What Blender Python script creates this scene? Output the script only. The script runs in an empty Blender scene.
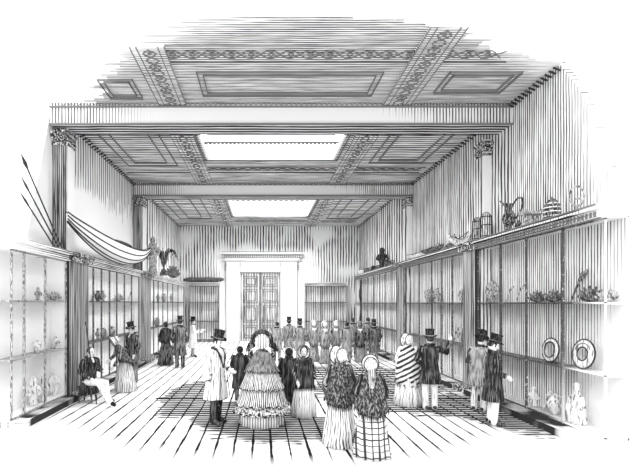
import bpy, bmesh, math, random
from mathutils import Vector, Matrix
random.seed(7)
S = bpy.context.scene
COL = S.collection
PI = math.pi
F = 420.0; CX = 262.0; CY = 303.0; EYE = 2.35
XL, XR = -5.1, 5.95            # side walls
FL, FR = -4.7, 5.55            # faces of the side cabinets
CEIL = 7.1; YB = 25.9; YC = 25.4
B1, B2 = 10.0, 16.6            # the two cross beams

# ------------------------------------------------------------ materials
class G:
    def __init__(s, name):
        s.mat = bpy.data.materials.new(name); s.mat.use_nodes = True
        s.nt = s.mat.node_tree; s.nt.nodes.clear()
    def n(s, t): return s.nt.nodes.new(t)
    def put(s, v, sock):
        if isinstance(v, (int, float)): sock.default_value = v
        else: s.nt.links.new(v, sock)
    def m(s, op, a, b=0.0, c=0.0, clamp=False):
        n = s.n('ShaderNodeMath'); n.operation = op; n.use_clamp = clamp
        s.put(a, n.inputs[0]); s.put(b, n.inputs[1]); s.put(c, n.inputs[2])
        return n.outputs[0]
    def vec(s, x, y, z):
        n = s.n('ShaderNodeCombineXYZ')
        s.put(x, n.inputs[0]); s.put(y, n.inputs[1]); s.put(z, n.inputs[2]); return n.outputs[0]
    def noise(s, v, scale=1.0, detail=2.0):
        n = s.n('ShaderNodeTexNoise'); s.nt.links.new(v, n.inputs['Vector'])
        n.inputs['Scale'].default_value = scale; n.inputs['Detail'].default_value = detail
        return n.outputs[0]
    def pos(s, space):
        if space == 'world': o = s.n('ShaderNodeNewGeometry').outputs['Position']
        else: o = s.n('ShaderNodeTexCoord').outputs['Object']
        n = s.n('ShaderNodeSeparateXYZ'); s.nt.links.new(o, n.inputs[0])
        return n.outputs
    def finish(s, ink, inkc=0.02, paper=0.9):
        d = s.n('ShaderNodeBsdfDiffuse'); out = s.n('ShaderNodeOutputMaterial')
        if ink is None: d.inputs[0].default_value = (paper, paper, paper, 1)
        else:
            mx = s.n('ShaderNodeMix'); mx.data_type = 'RGBA'
            s.put(ink, mx.inputs[0])
            mx.inputs[6].default_value = (paper,)*3 + (1,); mx.inputs[7].default_value = (inkc,)*3 + (1,)
            s.nt.links.new(mx.outputs[2], d.inputs[0])
        s.nt.links.new(d.outputs[0], out.inputs[0])
        return s.mat

def line_ink(g, P, axis, spacing, duty, breaks=.5, wob=.25, mask=None, soft=.25, along=1.0):
    """engraved lines perpendicular to AXIS (a unit vector), SPACING metres apart"""
    x, y, z = P[0], P[1], P[2]
    c = g.m('ADD', g.m('ADD', g.m('MULTIPLY', x, axis[0]), g.m('MULTIPLY', y, axis[1])), g.m('MULTIPLY', z, axis[2]))
    c = g.m('DIVIDE', c, spacing)
    # coordinates squeezed along the lines, for breaks in the stroke
    k = .35 * along / max(spacing, .02) ** .5
    v = g.vec(*[g.m('MULTIPLY', P[i], (1/spacing if abs(axis[i]) > .5 else k)) for i in range(3)])
    nz = g.noise(v, 1.0, 2.0)
    w = g.m('MULTIPLY', g.m('SUBTRACT', g.noise(g.vec(g.m('MULTIPLY', x, .9), g.m('MULTIPLY', y, .9), g.m('MULTIPLY', z, .9)), 1.3, 2), .5), wob * 2)
    t = g.m('MULTIPLY', g.m('ABSOLUTE', g.m('SUBTRACT', g.m('FRACT', g.m('ADD', c, w)), .5)), 2.0)
    d = g.m('MULTIPLY', g.m('ADD', 1.0, g.m('MULTIPLY', g.m('SUBTRACT', nz, .5), 4 * breaks)), duty)
    if mask is not None: d = g.m('MULTIPLY', d, mask(g, P, nz))
    # d<=0 gives no ink at all
    ink = g.m('ADD', g.m('DIVIDE', g.m('SUBTRACT', d, t), soft), .0, clamp=True)
    return ink

def hatch(name, sets, space='world', inkc=0.045, paper=.9, mask=None, **kw):
    g = G(name); P = g.pos(space); tot = None
    for ax, sp, du in sets:
        i = line_ink(g, P, ax, sp, du, mask=mask, **kw)
        tot = i if tot is None else g.m('MAXIMUM', tot, i)
    return g.finish(tot, inkc, paper)

def cloth(name, tone, k=40, kz=6.0, inkc=.03, paper=.85, extra=None):
    """ink strokes running down the folds of a cloth"""
    g = G(name); P = g.pos('object')
    v = g.vec(g.m('MULTIPLY', P[0], k), g.m('MULTIPLY', P[1], k), g.m('MULTIPLY', P[2], kz))
    nz = g.noise(v, 1.0, 3.0)
    thr = .5 + (tone - .5) * .4
    ink = g.m('ADD', .3, g.m('DIVIDE', g.m('SUBTRACT', thr, nz), .15), clamp=True)
    if extra: ink = g.m('MAXIMUM', ink, extra(g, P))
    return g.finish(ink, inkc, paper)

def smooth(g, v, a, b):
    return g.m('DIVIDE', g.m('SUBTRACT', v, a), b - a, clamp=True)

XA, YA, ZA = (1,0,0), (0,1,0), (0,0,1)
M = {}
M['paper'] = G('white_plaster').finish(None)
M['ink'] = G('black_line').finish(None, paper=.05)
M['relief'] = G('grey_relief_line').finish(None, paper=.22)
M['relief2'] = G('pale_relief_line').finish(None, paper=.4)
M['soft_ink'] = cloth('dark_mottled', .72, 26, 26)

# ---- ceiling: lines along X, one spacing per bay
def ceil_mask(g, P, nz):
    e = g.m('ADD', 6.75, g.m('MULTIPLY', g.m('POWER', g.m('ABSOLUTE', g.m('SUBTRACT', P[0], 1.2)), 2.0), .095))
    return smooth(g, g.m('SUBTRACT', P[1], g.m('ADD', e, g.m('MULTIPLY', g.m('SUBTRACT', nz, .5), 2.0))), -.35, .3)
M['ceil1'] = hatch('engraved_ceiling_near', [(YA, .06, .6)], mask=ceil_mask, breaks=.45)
M['ceil2'] = hatch('engraved_ceiling_middle', [(YA, .15, .62)], breaks=.5)
M['ceil3'] = hatch('engraved_ceiling_far', [(YA, .32, .62)], breaks=.45)
M['under'] = hatch('beam_underside_lines', [(YA, .15, .8)], breaks=.2)
# ---- beam face: vertical strokes at both ends only
def beam_mask(g, P, nz):
    a = smooth(g, g.m('ADD', P[0], g.m('MULTIPLY', nz, 1.0)), -2.0, -3.4)
    b = smooth(g, g.m('ADD', g.m('ADD', P[0], g.m('MULTIPLY', nz, 1.0)), g.m('MULTIPLY', g.m('SUBTRACT', P[2], 6.85), 2.2)), 3.2, 4.8)
    return g.m('ADD', a, b)
M['beam'] = hatch('beam_face_strokes', [(XA, .075, .5)], mask=beam_mask, breaks=.3, wob=.1)
# ---- walls
def lw_mask(g, P, nz):  # engraved shade below the ceiling, drawn into the wall colour
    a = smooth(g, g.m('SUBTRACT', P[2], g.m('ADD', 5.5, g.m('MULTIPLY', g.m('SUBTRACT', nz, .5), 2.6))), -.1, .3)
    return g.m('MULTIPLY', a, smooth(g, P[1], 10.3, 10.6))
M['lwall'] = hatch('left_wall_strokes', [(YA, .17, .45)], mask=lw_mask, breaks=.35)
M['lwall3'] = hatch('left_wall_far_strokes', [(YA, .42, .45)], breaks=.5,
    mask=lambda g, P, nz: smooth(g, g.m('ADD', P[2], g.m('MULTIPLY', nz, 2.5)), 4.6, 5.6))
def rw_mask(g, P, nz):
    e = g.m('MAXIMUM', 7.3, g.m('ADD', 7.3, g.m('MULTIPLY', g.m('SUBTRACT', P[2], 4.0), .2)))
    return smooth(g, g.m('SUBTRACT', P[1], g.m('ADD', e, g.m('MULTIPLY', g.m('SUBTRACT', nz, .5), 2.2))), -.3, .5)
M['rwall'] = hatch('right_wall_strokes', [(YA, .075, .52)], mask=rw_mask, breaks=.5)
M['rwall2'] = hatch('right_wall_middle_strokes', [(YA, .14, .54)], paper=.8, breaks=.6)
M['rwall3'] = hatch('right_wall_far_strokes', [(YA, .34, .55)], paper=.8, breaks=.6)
def bw_mask(g, P, nz):
    low = g.noise(g.vec(g.m('MULTIPLY', P[0], .5), 0.0, g.m('MULTIPLY', P[2], .5)), 1.0, 1.0)
    side = smooth(g, g.m('ABSOLUTE', g.m('SUBTRACT', P[0], .2)), 2.0, 3.6)
    up = smooth(g, g.m('ADD', P[2], g.m('MULTIPLY', nz, 1.2)), 5.7, 6.4)
    return g.m('MULTIPLY', g.m('MAXIMUM', g.m('MULTIPLY', side, .9), up), smooth(g, low, .34, .5))
M['bwall'] = hatch('back_wall_strokes', [(XA, .17, .55)], mask=bw_mask, breaks=.4)
# ---- pilasters and piers
M['pil'] = hatch('pilaster_strokes', [(XA, .05, .8)], paper=.6, breaks=.5, along=.6)
M['pilY'] = hatch('pier_strokes', [(YA, .09, .75)], paper=.55, breaks=.6, along=.6)
M['pilYd'] = hatch('pier_dense_strokes', [(YA, .11, .7)], paper=.6, breaks=.6, along=.6)
M['cornL'] = hatch('cornice_lines', [(ZA, .045, .62)], breaks=.4, wob=.1,
    mask=lambda g, P, nz: smooth(g, g.m('ADD', P[1], g.m('MULTIPLY', nz, .8)), 8.3, 9.9))
M['cornR'] = hatch('cornice_lines_right', [(ZA, .055, .5), (YA, .07, .35)], breaks=.4, wob=.1,
    mask=lambda g, P, nz: smooth(g, g.m('ADD', P[1], g.m('MULTIPLY', nz, .6)), 7.0, 7.7))
M['cornB'] = hatch('cornice_lines_back', [(ZA, .07, .6)], breaks=.4)
def plinth_mask(g, P, nz):
    return smooth(g, g.m('ADD', P[1], g.m('MULTIPLY', nz, .8)), 8.1, 8.7)
M['plinth'] = hatch('plinth_lines', [(ZA, .035, .62), (XA, .05, .55)], breaks=.5, wob=.1, mask=plinth_mask)
M['plinthR'] = hatch('plinth_lines_right', [(ZA, .04, .62), (XA, .055, .6)], breaks=.5, wob=.1,
    mask=lambda g, P, nz: smooth(g, g.m('ADD', P[1], g.m('MULTIPLY', nz, .8)), 7.6, 8.2))
M['frameL'] = cloth('dark_glazing_bar', .7, 50, 20, inkc=.05, paper=.4)
def fr_mask(g, P):
    e = g.m('SUBTRACT', 8.0, g.m('MULTIPLY', P[2], .3))
    n = g.noise(g.vec(P[0], P[1], P[2]), 22.0, 2.0)
    return g.m('MULTIPLY', smooth(g, g.m('SUBTRACT', P[1], e), -.3, .2), smooth(g, n, .28, .38))
def mk_masked(name, f):
    g = G(name); P = g.pos('world'); return g.finish(f(g, P), .1, .9)
M['frameR'] = mk_masked('dark_glazing_bar_right', fr_mask)
M['frameA'] = cloth('broken_glazing_bar', .5, 50, 14, inkc=.06, paper=.55)
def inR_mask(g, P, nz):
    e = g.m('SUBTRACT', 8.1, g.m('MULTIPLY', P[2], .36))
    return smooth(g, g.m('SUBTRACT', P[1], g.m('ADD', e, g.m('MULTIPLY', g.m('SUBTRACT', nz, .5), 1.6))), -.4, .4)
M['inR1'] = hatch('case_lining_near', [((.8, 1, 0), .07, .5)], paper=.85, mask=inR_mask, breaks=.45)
M['inR2'] = hatch('case_lining_middle', [((.8, 1, 0), .13, .5)], paper=.85, breaks=.5)
M['inR3'] = hatch('case_lining_far', [((.8, 1, 0), .3, .5)], paper=.82, breaks=.5)
M['inB'] = hatch('case_lining_back', [((1, .8, 0), .14, .42)], breaks=.5)
M['inL'] = hatch('case_lining_left', [((.8, 1, 0), .3, .12)], breaks=1.0)
# ---- floor: white boards with black gaps, with hatched shade painted in around the figures
def floor_mat():
    g = G('board_floor'); P = g.pos('world'); x, y = P[0], P[1]
    lane = g.m('FLOOR', g.m('DIVIDE', x, .3))
    ln = g.noise(g.vec(g.m('MULTIPLY', lane, 3.7), 0.0, 0.0), 1.0, 1.0)
    edge = g.m('ADD', 5.75, g.m('MULTIPLY', g.m('POWER', g.m('ABSOLUTE', g.m('SUBTRACT', x, .5)), 2.0), .105))
    edge = g.m('ADD', edge, g.m('MULTIPLY', g.m('SUBTRACT', ln, .4), 1.6))
    mk = g.m('MULTIPLY', smooth(g, g.m('SUBTRACT', y, edge), 0.0, .5), smooth(g, x, FL-.05, FL))
    w = g.m('MULTIPLY', g.m('SUBTRACT', g.noise(g.vec(x, g.m('MULTIPLY', y, .8), 0.0), 1.2, 2), .5), .12)
    t = g.m('ABSOLUTE', g.m('SUBTRACT', g.m('FRACT', g.m('ADD', g.m('DIVIDE', x, .3), w)), .5))
    br = g.noise(g.vec(g.m('MULTIPLY', x, 3.3), g.m('MULTIPLY', y, 2.2), 0.0), 1.0, 2)
    gap = g.m('MULTIPLY', g.m('DIVIDE', g.m('SUBTRACT', g.m('MULTIPLY', br, .15), t), .02, clamp=True), mk)
    # ground-shadow patches around the figures, painted into the floor colour
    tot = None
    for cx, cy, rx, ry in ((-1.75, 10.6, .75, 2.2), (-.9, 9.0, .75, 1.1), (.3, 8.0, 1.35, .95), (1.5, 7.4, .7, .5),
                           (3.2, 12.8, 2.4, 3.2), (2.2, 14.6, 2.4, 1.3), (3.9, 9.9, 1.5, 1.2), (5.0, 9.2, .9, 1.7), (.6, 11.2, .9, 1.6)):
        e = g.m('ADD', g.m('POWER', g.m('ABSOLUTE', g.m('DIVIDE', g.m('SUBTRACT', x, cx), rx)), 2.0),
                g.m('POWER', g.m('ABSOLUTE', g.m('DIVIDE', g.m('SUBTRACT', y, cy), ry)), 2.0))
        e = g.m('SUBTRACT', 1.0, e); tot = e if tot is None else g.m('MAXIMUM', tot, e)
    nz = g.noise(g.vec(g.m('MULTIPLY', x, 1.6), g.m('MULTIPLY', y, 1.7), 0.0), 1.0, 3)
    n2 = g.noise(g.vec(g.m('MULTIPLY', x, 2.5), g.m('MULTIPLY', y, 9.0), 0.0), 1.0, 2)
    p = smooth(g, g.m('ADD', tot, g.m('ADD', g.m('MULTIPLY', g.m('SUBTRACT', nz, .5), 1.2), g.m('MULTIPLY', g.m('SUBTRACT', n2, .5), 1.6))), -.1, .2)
    # lines along X; three spacings so the strokes stay strokes near and far
    def L(sp):
        c = g.m('ADD', g.m('DIVIDE', y, sp), g.m('MULTIPLY', g.m('SUBTRACT', g.noise(g.vec(x, y, 0.0), 3.0, 2), .5), .5))
        t = g.m('MULTIPLY', g.m('ABSOLUTE', g.m('SUBTRACT', g.m('FRACT', c), .5)), 2.0)
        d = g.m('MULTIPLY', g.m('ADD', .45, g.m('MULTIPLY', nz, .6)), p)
        return g.m('DIVIDE', g.m('SUBTRACT', d, t), .25, clamp=True)
    pl = L(.12)
    for y0, sp in ((8.6, .17), (10.3, .25), (12.6, .4), (15.5, .6)):
        q = g.m('GREATER_THAN', y, y0)
        pl = g.m('ADD', g.m('MULTIPLY', pl, g.m('SUBTRACT', 1.0, q)), g.m('MULTIPLY', L(sp), q))
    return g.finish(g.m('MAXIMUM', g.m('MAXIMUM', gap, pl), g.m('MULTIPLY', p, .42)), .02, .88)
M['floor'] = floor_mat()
# ---- clothes and things
def folds(name, n, duty, paper=.85, brk=.8, inkc=.04):
    """strokes running down the folds all round a skirt or coat"""
    g = G(name); P = g.pos('object')
    a = g.m('MULTIPLY', g.m('ARCTAN2', P[1], P[0]), n/(2*PI))
    nz = g.noise(g.vec(g.m('MULTIPLY', P[0], 22), g.m('MULTIPLY', P[1], 22), g.m('MULTIPLY', P[2], 3.5)), 1.0, 2)
    w = g.m('MULTIPLY', g.noise(g.vec(P[0], P[1], g.m('MULTIPLY', P[2], 1.0)), 4.0, 2), 1.4)
    t = g.m('MULTIPLY', g.m('ABSOLUTE', g.m('SUBTRACT', g.m('FRACT', g.m('ADD', a, w)), .5)), 2.0)
    d = g.m('MULTIPLY', duty, g.m('ADD', 1.0, g.m('MULTIPLY', g.m('SUBTRACT', nz, .5), 4*brk)))
    return g.finish(g.m('DIVIDE', g.m('SUBTRACT', d, t), .25, clamp=True), inkc, paper)
M['light'] = cloth('pale_linen', .34, 34, 5)
M['black'] = folds('black_broadcloth_folds', 40, .92, .2, .6, .02)
M['dark'] = folds('dark_wool_folds', 38, .78, .34, .8, .03)
M['mid'] = folds('grey_wool_folds', 36, .58, .5, .8, .06)
M['skirt_light'] = folds('pale_folded_skirt', 34, .42)
M['skirt_white'] = folds('white_folded_skirt', 26, .26)
M['coat_white'] = folds('white_overcoat_cloth', 26, .3)
M['white'] = cloth('white_cotton', .2, 26, 2.5)
M['hat'] = cloth('black_beaver_felt', .75, 50, 12, paper=.1, inkc=.015)
M['skin'] = G('pale_skin').finish(None, paper=.8)
M['shade'] = cloth('crowd_grey_cloth', .55, 26, 3, inkc=.12, paper=.45)
M['wood'] = cloth('carved_wood', .5, 40, 16, paper=.5, inkc=.06)
M['wood_d'] = cloth('dark_carved_wood', .68, 40, 16, paper=.3)
M['pot'] = cloth('pale_pottery', .38, 16, 10)
M['fur'] = cloth('dark_fringed_wool', .7, 55, 20, paper=.28)
def stripes(name, axis, sp, duty, **kw): return hatch(name, [(axis, sp, duty)], space='object', **kw)
M['plaid'] = hatch('plaid_skirt_cloth', [(ZA, .085, .36), (XA, .1, .42)], space='object', breaks=.4, wob=.15, paper=.85)
M['tartan'] = hatch('striped_shawl_cloth', [((.5, 0, .86), .1, .6)], space='object', breaks=.4, wob=.2, paper=.85)
M['vstripe'] = hatch('striped_cotton', [(XA, .05, .42)], space='object', breaks=.2, wob=.05, paper=.85)
M['tier'] = folds('flounced_silk', 64, .62, .8, .5)
M['tier_d'] = folds('mantle_silk', 60, .75, .45, .5)
M['ruff'] = cloth('ruffle_silk', .5, 30, 26, paper=.75)
M['case_d'] = hatch('door_panel_strokes', [(XA, .1, .62)], breaks=.4)
M['plank'] = hatch('canoe_plank_lines', [((0, 0, 1), .14, .4)], space='object', breaks=.15, wob=.1)
M['ribbed'] = hatch('ribbed_basketry', [(YA, .075, .5), (ZA, .5, .12)], space='object', breaks=.4)
def glass():
    m = bpy.data.materials.new('clear_window_glass'); m.use_nodes = True; nt = m.node_tree; nt.nodes.clear()
    a = nt.nodes.new('ShaderNodeBsdfTransparent'); b = nt.nodes.new('ShaderNodeBsdfGlossy'); b.inputs['Roughness'].default_value = .05
    x = nt.nodes.new('ShaderNodeMixShader'); x.inputs[0].default_value = .03; o = nt.nodes.new('ShaderNodeOutputMaterial')
    nt.links.new(a.outputs[0], x.inputs[1]); nt.links.new(b.outputs[0], x.inputs[2]); nt.links.new(x.outputs[0], o.inputs[0]); return m
M['glass'] = glass()

# ------------------------------------------------------------ mesh helpers
def obj(name, bm, mat, parent=None, sm=False):
    me = bpy.data.meshes.new(name)
    bmesh.ops.recalc_face_normals(bm, faces=bm.faces)
    bm.to_mesh(me); bm.free()
    for m in (mat if isinstance(mat, (list, tuple)) else [mat]): me.materials.append(M[m] if isinstance(m, str) else m)
    if sm:
        for p in me.polygons: p.use_smooth = True
    o = bpy.data.objects.new(name, me); COL.objects.link(o)
    if parent: o.parent = parent
    return o
def tag(o, label, cat, group=None):
    o['label'] = label; o['category'] = cat
    if group: o['group'] = group
    return o
def empty(name, loc, label, cat, group=None, rz=0):
    o = bpy.data.objects.new(name, None); COL.objects.link(o); o.location = loc; o.rotation_euler = (0, 0, rz)
    o.empty_display_size = .2
    return tag(o, label, cat, group)
def struct(name, bm, mat, sm=False):
    o = obj(name, bm, mat, None, sm); o['kind'] = 'structure'; return o
def box(bm, a, b, mi=0):
    x0, x1 = sorted((a[0], b[0])); y0, y1 = sorted((a[1], b[1])); z0, z1 = sorted((a[2], b[2]))
    v = [bm.verts.new(p) for p in ((x0,y0,z0),(x1,y0,z0),(x1,y1,z0),(x0,y1,z0),(x0,y0,z1),(x1,y0,z1),(x1,y1,z1),(x0,y1,z1))]
    for f in ((0,3,2,1),(4,5,6,7),(0,1,5,4),(1,2,6,5),(2,3,7,6),(3,0,4,7)):
        bm.faces.new([v[i] for i in f]).material_index = mi
    return bm
def B(*boxes):
    bm = bmesh.new()
    for a, b in boxes: box(bm, a, b)
    return bm
def loft(bm, rings, cap=True, mi=0):
    R = [[bm.verts.new(p) for p in r] for r in rings]; n = len(R[0])
    for a, b in zip(R, R[1:]):
        for i in range(n):
            bm.faces.new((a[i], a[(i+1)%n], b[(i+1)%n], b[i])).material_index = mi
    if cap:
        bm.faces.new(R[0][::-1]).material_index = mi; bm.faces.new(R[-1]).material_index = mi
def tube(bm, pts, rad, seg=10, sq=1.0, mi=0, round_ends=True):
    """tapered tube through PTS with a radius per point; rounded ends; sq flattens it front to back"""
    pts = [Vector(p) for p in pts]
    if isinstance(rad, (int, float)): rad = [rad] * len(pts)
    d0 = (pts[1] - pts[0]).normalized(); d1 = (pts[-1] - pts[-2]).normalized()
    P = []
    if round_ends:
        for a in (75, 45, 20): P.append((pts[0] - d0 * rad[0] * math.sin(math.radians(a)), rad[0] * math.cos(math.radians(a))))
    P += list(zip(pts, rad))
    if round_ends:
        for a in (20, 45, 75): P.append((pts[-1] + d1 * rad[-1] * math.sin(math.radians(a)), rad[-1] * math.cos(math.radians(a))))
    rings = []; up = None
    for i, (p, r) in enumerate(P):
        a = P[max(i-1, 0)][0]; b = P[min(i+1, len(P)-1)][0]
        d = (b - a); d = d.normalized() if d.length > 1e-7 else d0
        if up is None:
            up = Vector((0, 1, 0)) if abs(d.y) < .8 else Vector((0, 0, 1))
        u = (up - d * up.dot(d)).normalized(); up = u; w = d.cross(u)
        rings.append([p + (u * sq * math.cos(t) + w * math.sin(t)) * r for t in [2*PI*k/seg for k in range(seg)]])
    loft(bm, rings, mi=mi)
def lathe(bm, prof, c=(0,0,0), seg=20, mi=0, axis='z'):
    """PROF: list of (radius, height)"""
    rings = []
    for r, h in prof:
        r = max(r, .0015)
        rings.append([Vector(c) + (Vector((r*math.cos(t), r*math.sin(t), h)) if axis == 'z' else
                      Vector((r*math.cos(t), h, r*math.sin(t))) if axis == 'y' else Vector((h, r*math.cos(t), r*math.sin(t))))
                      for t in [2*PI*k/seg for k in range(seg)]])
    loft(bm, rings, mi=mi)
def ellip(bm, c, r, mat=None, seg=14, n=10, mi=0):
    rings = []
    for i in range(n+1):
        a = -PI/2 + PI*(i+.15)/(n+.3); rr = math.cos(a)
        ring = [Vector((r[0]*rr*math.cos(t), r[1]*rr*math.sin(t), r[2]*math.sin(a))) for t in [2*PI*k/seg for k in range(seg)]]
        rings.append([(mat @ p if mat else p) + Vector(c) for p in ring])
    loft(bm, rings, mi=mi)
def torus(bm, c, R, r, axis='z', a0=0, a1=2*PI, seg=24, sy=1.0):
    pts = []
    full = abs(a1 - a0 - 2*PI) < 1e-4
    for k in range(seg + 1):
        t = a0 + (a1-a0)*k/seg; u, v = R*math.cos(t), R*sy*math.sin(t)
        p = {'z': (u, v, 0), 'y': (u, 0, v), 'x': (0, u, v)}[axis]
        pts.append(Vector(c) + Vector(p))
    tube(bm, pts, r, seg=8, round_ends=not full)
def remesh(name, bm, voxel, mat, parent=None, decal=None, it=2):
    """fuse all closed shells of BM into ONE continuous surface"""
    me = bpy.data.meshes.new(name); bmesh.ops.recalc_face_normals(bm, faces=bm.faces); bm.to_mesh(me); bm.free()
    o = bpy.data.objects.new(name, me); COL.objects.link(o)
    r = o.modifiers.new('r', 'REMESH'); r.mode = 'VOXEL'; r.voxel_size = voxel
    s = o.modifiers.new('s', 'SMOOTH'); s.factor = .5; s.iterations = it
    dg = bpy.context.evaluated_depsgraph_get()
    m2 = bpy.data.meshes.new_from_object(o.evaluated_get(dg)); o.modifiers.clear(); o.data = m2
    bpy.data.meshes.remove(me); m2.name = name; m2.materials.clear()
    for m in (mat if isinstance(mat, (list, tuple)) else [mat]): m2.materials.append(M[m] if isinstance(m, str) else m)
    for p in m2.polygons:
        p.use_smooth = True; p.material_index = 0
        if decal:
            for c, rr in decal:
                if (p.center - c).length < rr: p.material_index = 1; break
    if parent: o.parent = parent
    return o

# ------------------------------------------------------------ the room
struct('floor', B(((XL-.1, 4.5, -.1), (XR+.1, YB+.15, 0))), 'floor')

def ceiling():
    bm = bmesh.new()
    def slab(x0, x1, y0, y1, mi): box(bm, (x0, y0, CEIL), (x1, y1, CEIL+.004), mi)
    # near bay, cut away along a ragged curve
    pts = [(9.97,-3.97),(8.75,-3.17),(7.88,-2.48),(7.18,-1.74),(6.93,-1.02),(6.85,.62)]
    ptr = [(6.85,.62),(7.0,2.3),(7.3,3.45),(7.88,4.47),(8.3,XR),(10,XR)]
    def at(tab, y):
        tab = sorted(tab)
        for (a, b), (c, d) in zip(tab, tab[1:]):
            if a <= y <= c: return b + (d-b)*(y-a)/(c-a)
        return tab[0][1] if y < tab[0][0] else tab[-1][1]
    y = 6.86
    while y < B1:
        y2 = min(y + .085, B1 + .02)
        j = random.uniform(-.35, .2); k = random.uniform(-.2, .3)
        r = at(ptr, y); r = XR if r > XR - .4 else min(XR, r + k)
        l = at(pts, y) + j
        if r - l > .5: slab(max(l, XL), r, y, y2, 0)
        y += .085
    def bay(y0, y1, hx0, hx1, hy0, hy1, mi):
        slab(XL, hx0, y0, y1, mi); slab(hx1, XR, y0, y1, mi); slab(hx0, hx1, y0, hy0, mi); slab(hx0, hx1, hy1, y1, mi)
    bay(B1, B2, -1.72, 2.3, 11.3, 13.7, 1)
    bay(B2, YB+.1, -1.5, 2.4, 19.2, 22.6, 2)
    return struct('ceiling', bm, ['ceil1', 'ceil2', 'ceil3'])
ceiling()
# skylights: white frame upstand with bars and glass
for i, (x0, x1, y0, y1) in enumerate(((-1.72, 2.3, 11.3, 13.7), (-1.5, 2.4, 19.2, 22.6))):
    bm = bmesh.new(); t = .08
    z0, z1 = CEIL-.06, CEIL+.5
    for a, b in (((x0-t,y0-t,z0),(x1+t,y0,z1)), ((x0-t,y1,z0),(x1+t,y1+t,z1)), ((x0-t,y0,z0),(x0,y1,z1)), ((x1,y0,z0),(x1+t,y1,z1))): box(bm, a, b)
    w = struct('window_%d' % (i+1), bm, 'paper')
    bm = bmesh.new()
    for q in (.06, .48):
        y = y0+(y1-y0)*q; box(bm, (x0, y-.07, CEIL+.0), (x1, y+.07, CEIL+.05)); st = .12 if i == 0 else .25
        for k in range(int((x1-x0)/st)):
            x = x0+st*(k+.5); tube(bm, [(x-st*.3, y+.01, CEIL+.03), (x, y+.18, CEIL+.03), (x+st*.3, y+.01, CEIL+.03)], .05, seg=5)
    obj('glazing_bar', bm, 'relief', w)
    obj('pane', B(((x0, y0, CEIL+.42), (x1, y1, CEIL+.44))), 'glass', w)

# cross beams with a bead along the top of the face
ti = 0
def trim(bm, mat, sm=False):
    global ti; ti += 1
    return struct('trim_%d' % ti, bm, mat, sm)
for k, (y, xl, bs) in enumerate(((B1, XL+.05, .12), (B2, XL+.05, .2))):
    bm = bmesh.new(); box(bm, (xl, y, 6.6), (XR, y+.62, CEIL+.02))
    for f in bm.faces:
        if abs(f.calc_center_median().z - 6.6) < .01: f.material_index = 1
    o = trim(bm, ['beam', 'under'])
    bm = bmesh.new(); box(bm, (xl, y-.05, CEIL-.1), (XR, y, CEIL-.075)); box(bm, (xl, y-.05, 6.58), (XR, y, 6.62))
    x = xl + .3
    while x < XR:
        tube(bm, [(x, y-.04, CEIL-.02), (x+bs*.4, y-.06, CEIL-.07), (x+bs*.8, y-.04, CEIL-.02)], .009 if k == 0 else .018, seg=5, round_ends=False); x += bs
    obj('bead_moulding', bm, 'relief', o)
# moulding where ceiling meets the side walls
for xx, y0, s in ((XR, 8.35, -1), (XL, 10.5, 1)):
    bm = bmesh.new(); y = y0
    while y < YB - .1:
        st = .13 if y < 10 else .2 if y < 16.6 else .35
        tube(bm, [(xx+s*.03, y, CEIL-.12), (xx+s*.1, y+st*.5, CEIL-.04)], .02, seg=6); y += st
    trim(bm, 'ink')
# ceiling ornaments -------------------------------------------------
def guilloche(bm, a, b, amp, wl, r, z):
    a = Vector(a); b = Vector(b); L = (b-a).length; d = (b-a)/L; n = Vector((-d.y, d.x, 0)); N = int(L/wl*8)
    for ph in (0, PI):
        tube(bm, [a + d*(L*i/N) + n*amp*math.sin(2*PI*(L*i/N)/wl + ph) + Vector((0, 0, z)) for i in range(N+1)], r, seg=6)
bm = bmesh.new()
guilloche(bm, (-1.9, 8.0, 0), (4.6, 8.0, 0), .13, .75, .013, CEIL-.02)
for i in range(17): torus(bm, (-1.7+.375*i, 8.0, CEIL-.02), .05, .014, 'z', seg=8)
box(bm, (-2.0, 7.74, CEIL-.02), (4.2, 7.75, CEIL)); box(bm, (-2.0, 8.26, CEIL-.02), (4.8, 8.27, CEIL))
trim(bm, 'relief')
ribm = (('ceil1', 'ceil1'), ('ceil2', 'ceil3'))
for x, y0, y1, am in ((-2.12, 7.7, B1, .12), (3.2, 7.15, B1, .12), (-2.25, B1+.55, B2, .12), (2.95, B1+.55, B2, .12), (-2.1, B2+.5, YB, .14), (2.95, B2+.5, YB, .14)):
    bm = bmesh.new(); box(bm, (x-.32, y0, CEIL-.05), (x+.32, y1, CEIL+.005))
    o = trim(bm, ribm[y0 > B1][y0 > B2])
    bm = bmesh.new()
    for e in (-.32, -.2, .2, .32): box(bm, (x+e-.008, y0, CEIL-.065), (x+e+.008, y1, CEIL-.05))
    guilloche(bm, (x, y0+.1, 0), (x, y1-.1, 0), am, .45 if y0 < 9 else .8 if y0 < 16 else 1.4, .016 if y0 < 9 else .02, CEIL-.06)
    yy = y0+.2
    while yy < y1-.2: ellip(bm, (x, yy, CEIL-.06), (.04, .05, .02), seg=8, n=4); yy += .45 if y0 < 9 else .8
    obj('scroll_relief', bm, 'relief', o)
def coffer(x0, x1, y0, y1, w=.03, gap=.14, sides='lrfb'):
    bm = bmesh.new()
    for g_ in (0, gap):
        a, b, c, d = x0+g_, x1-g_, y0+g_, y1-g_
        box(bm, (a, c, CEIL-.05), (b, c+w*.7, CEIL)); box(bm, (a, d-w, CEIL-.05), (b, d, CEIL))
        box(bm, (a, c, CEIL-.05), (a+w, d, CEIL)); box(bm, (b-w, c, CEIL-.05), (b, d, CEIL))
    return trim(bm, 'relief')
coffer(-3.5, -2.75, 8.9, 9.7, .01, .1); coffer(-1.35, 2.5, 8.6, 9.6, .013, .12); coffer(3.85, 5.35, 8.6, 9.45, .018, .12)
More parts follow.
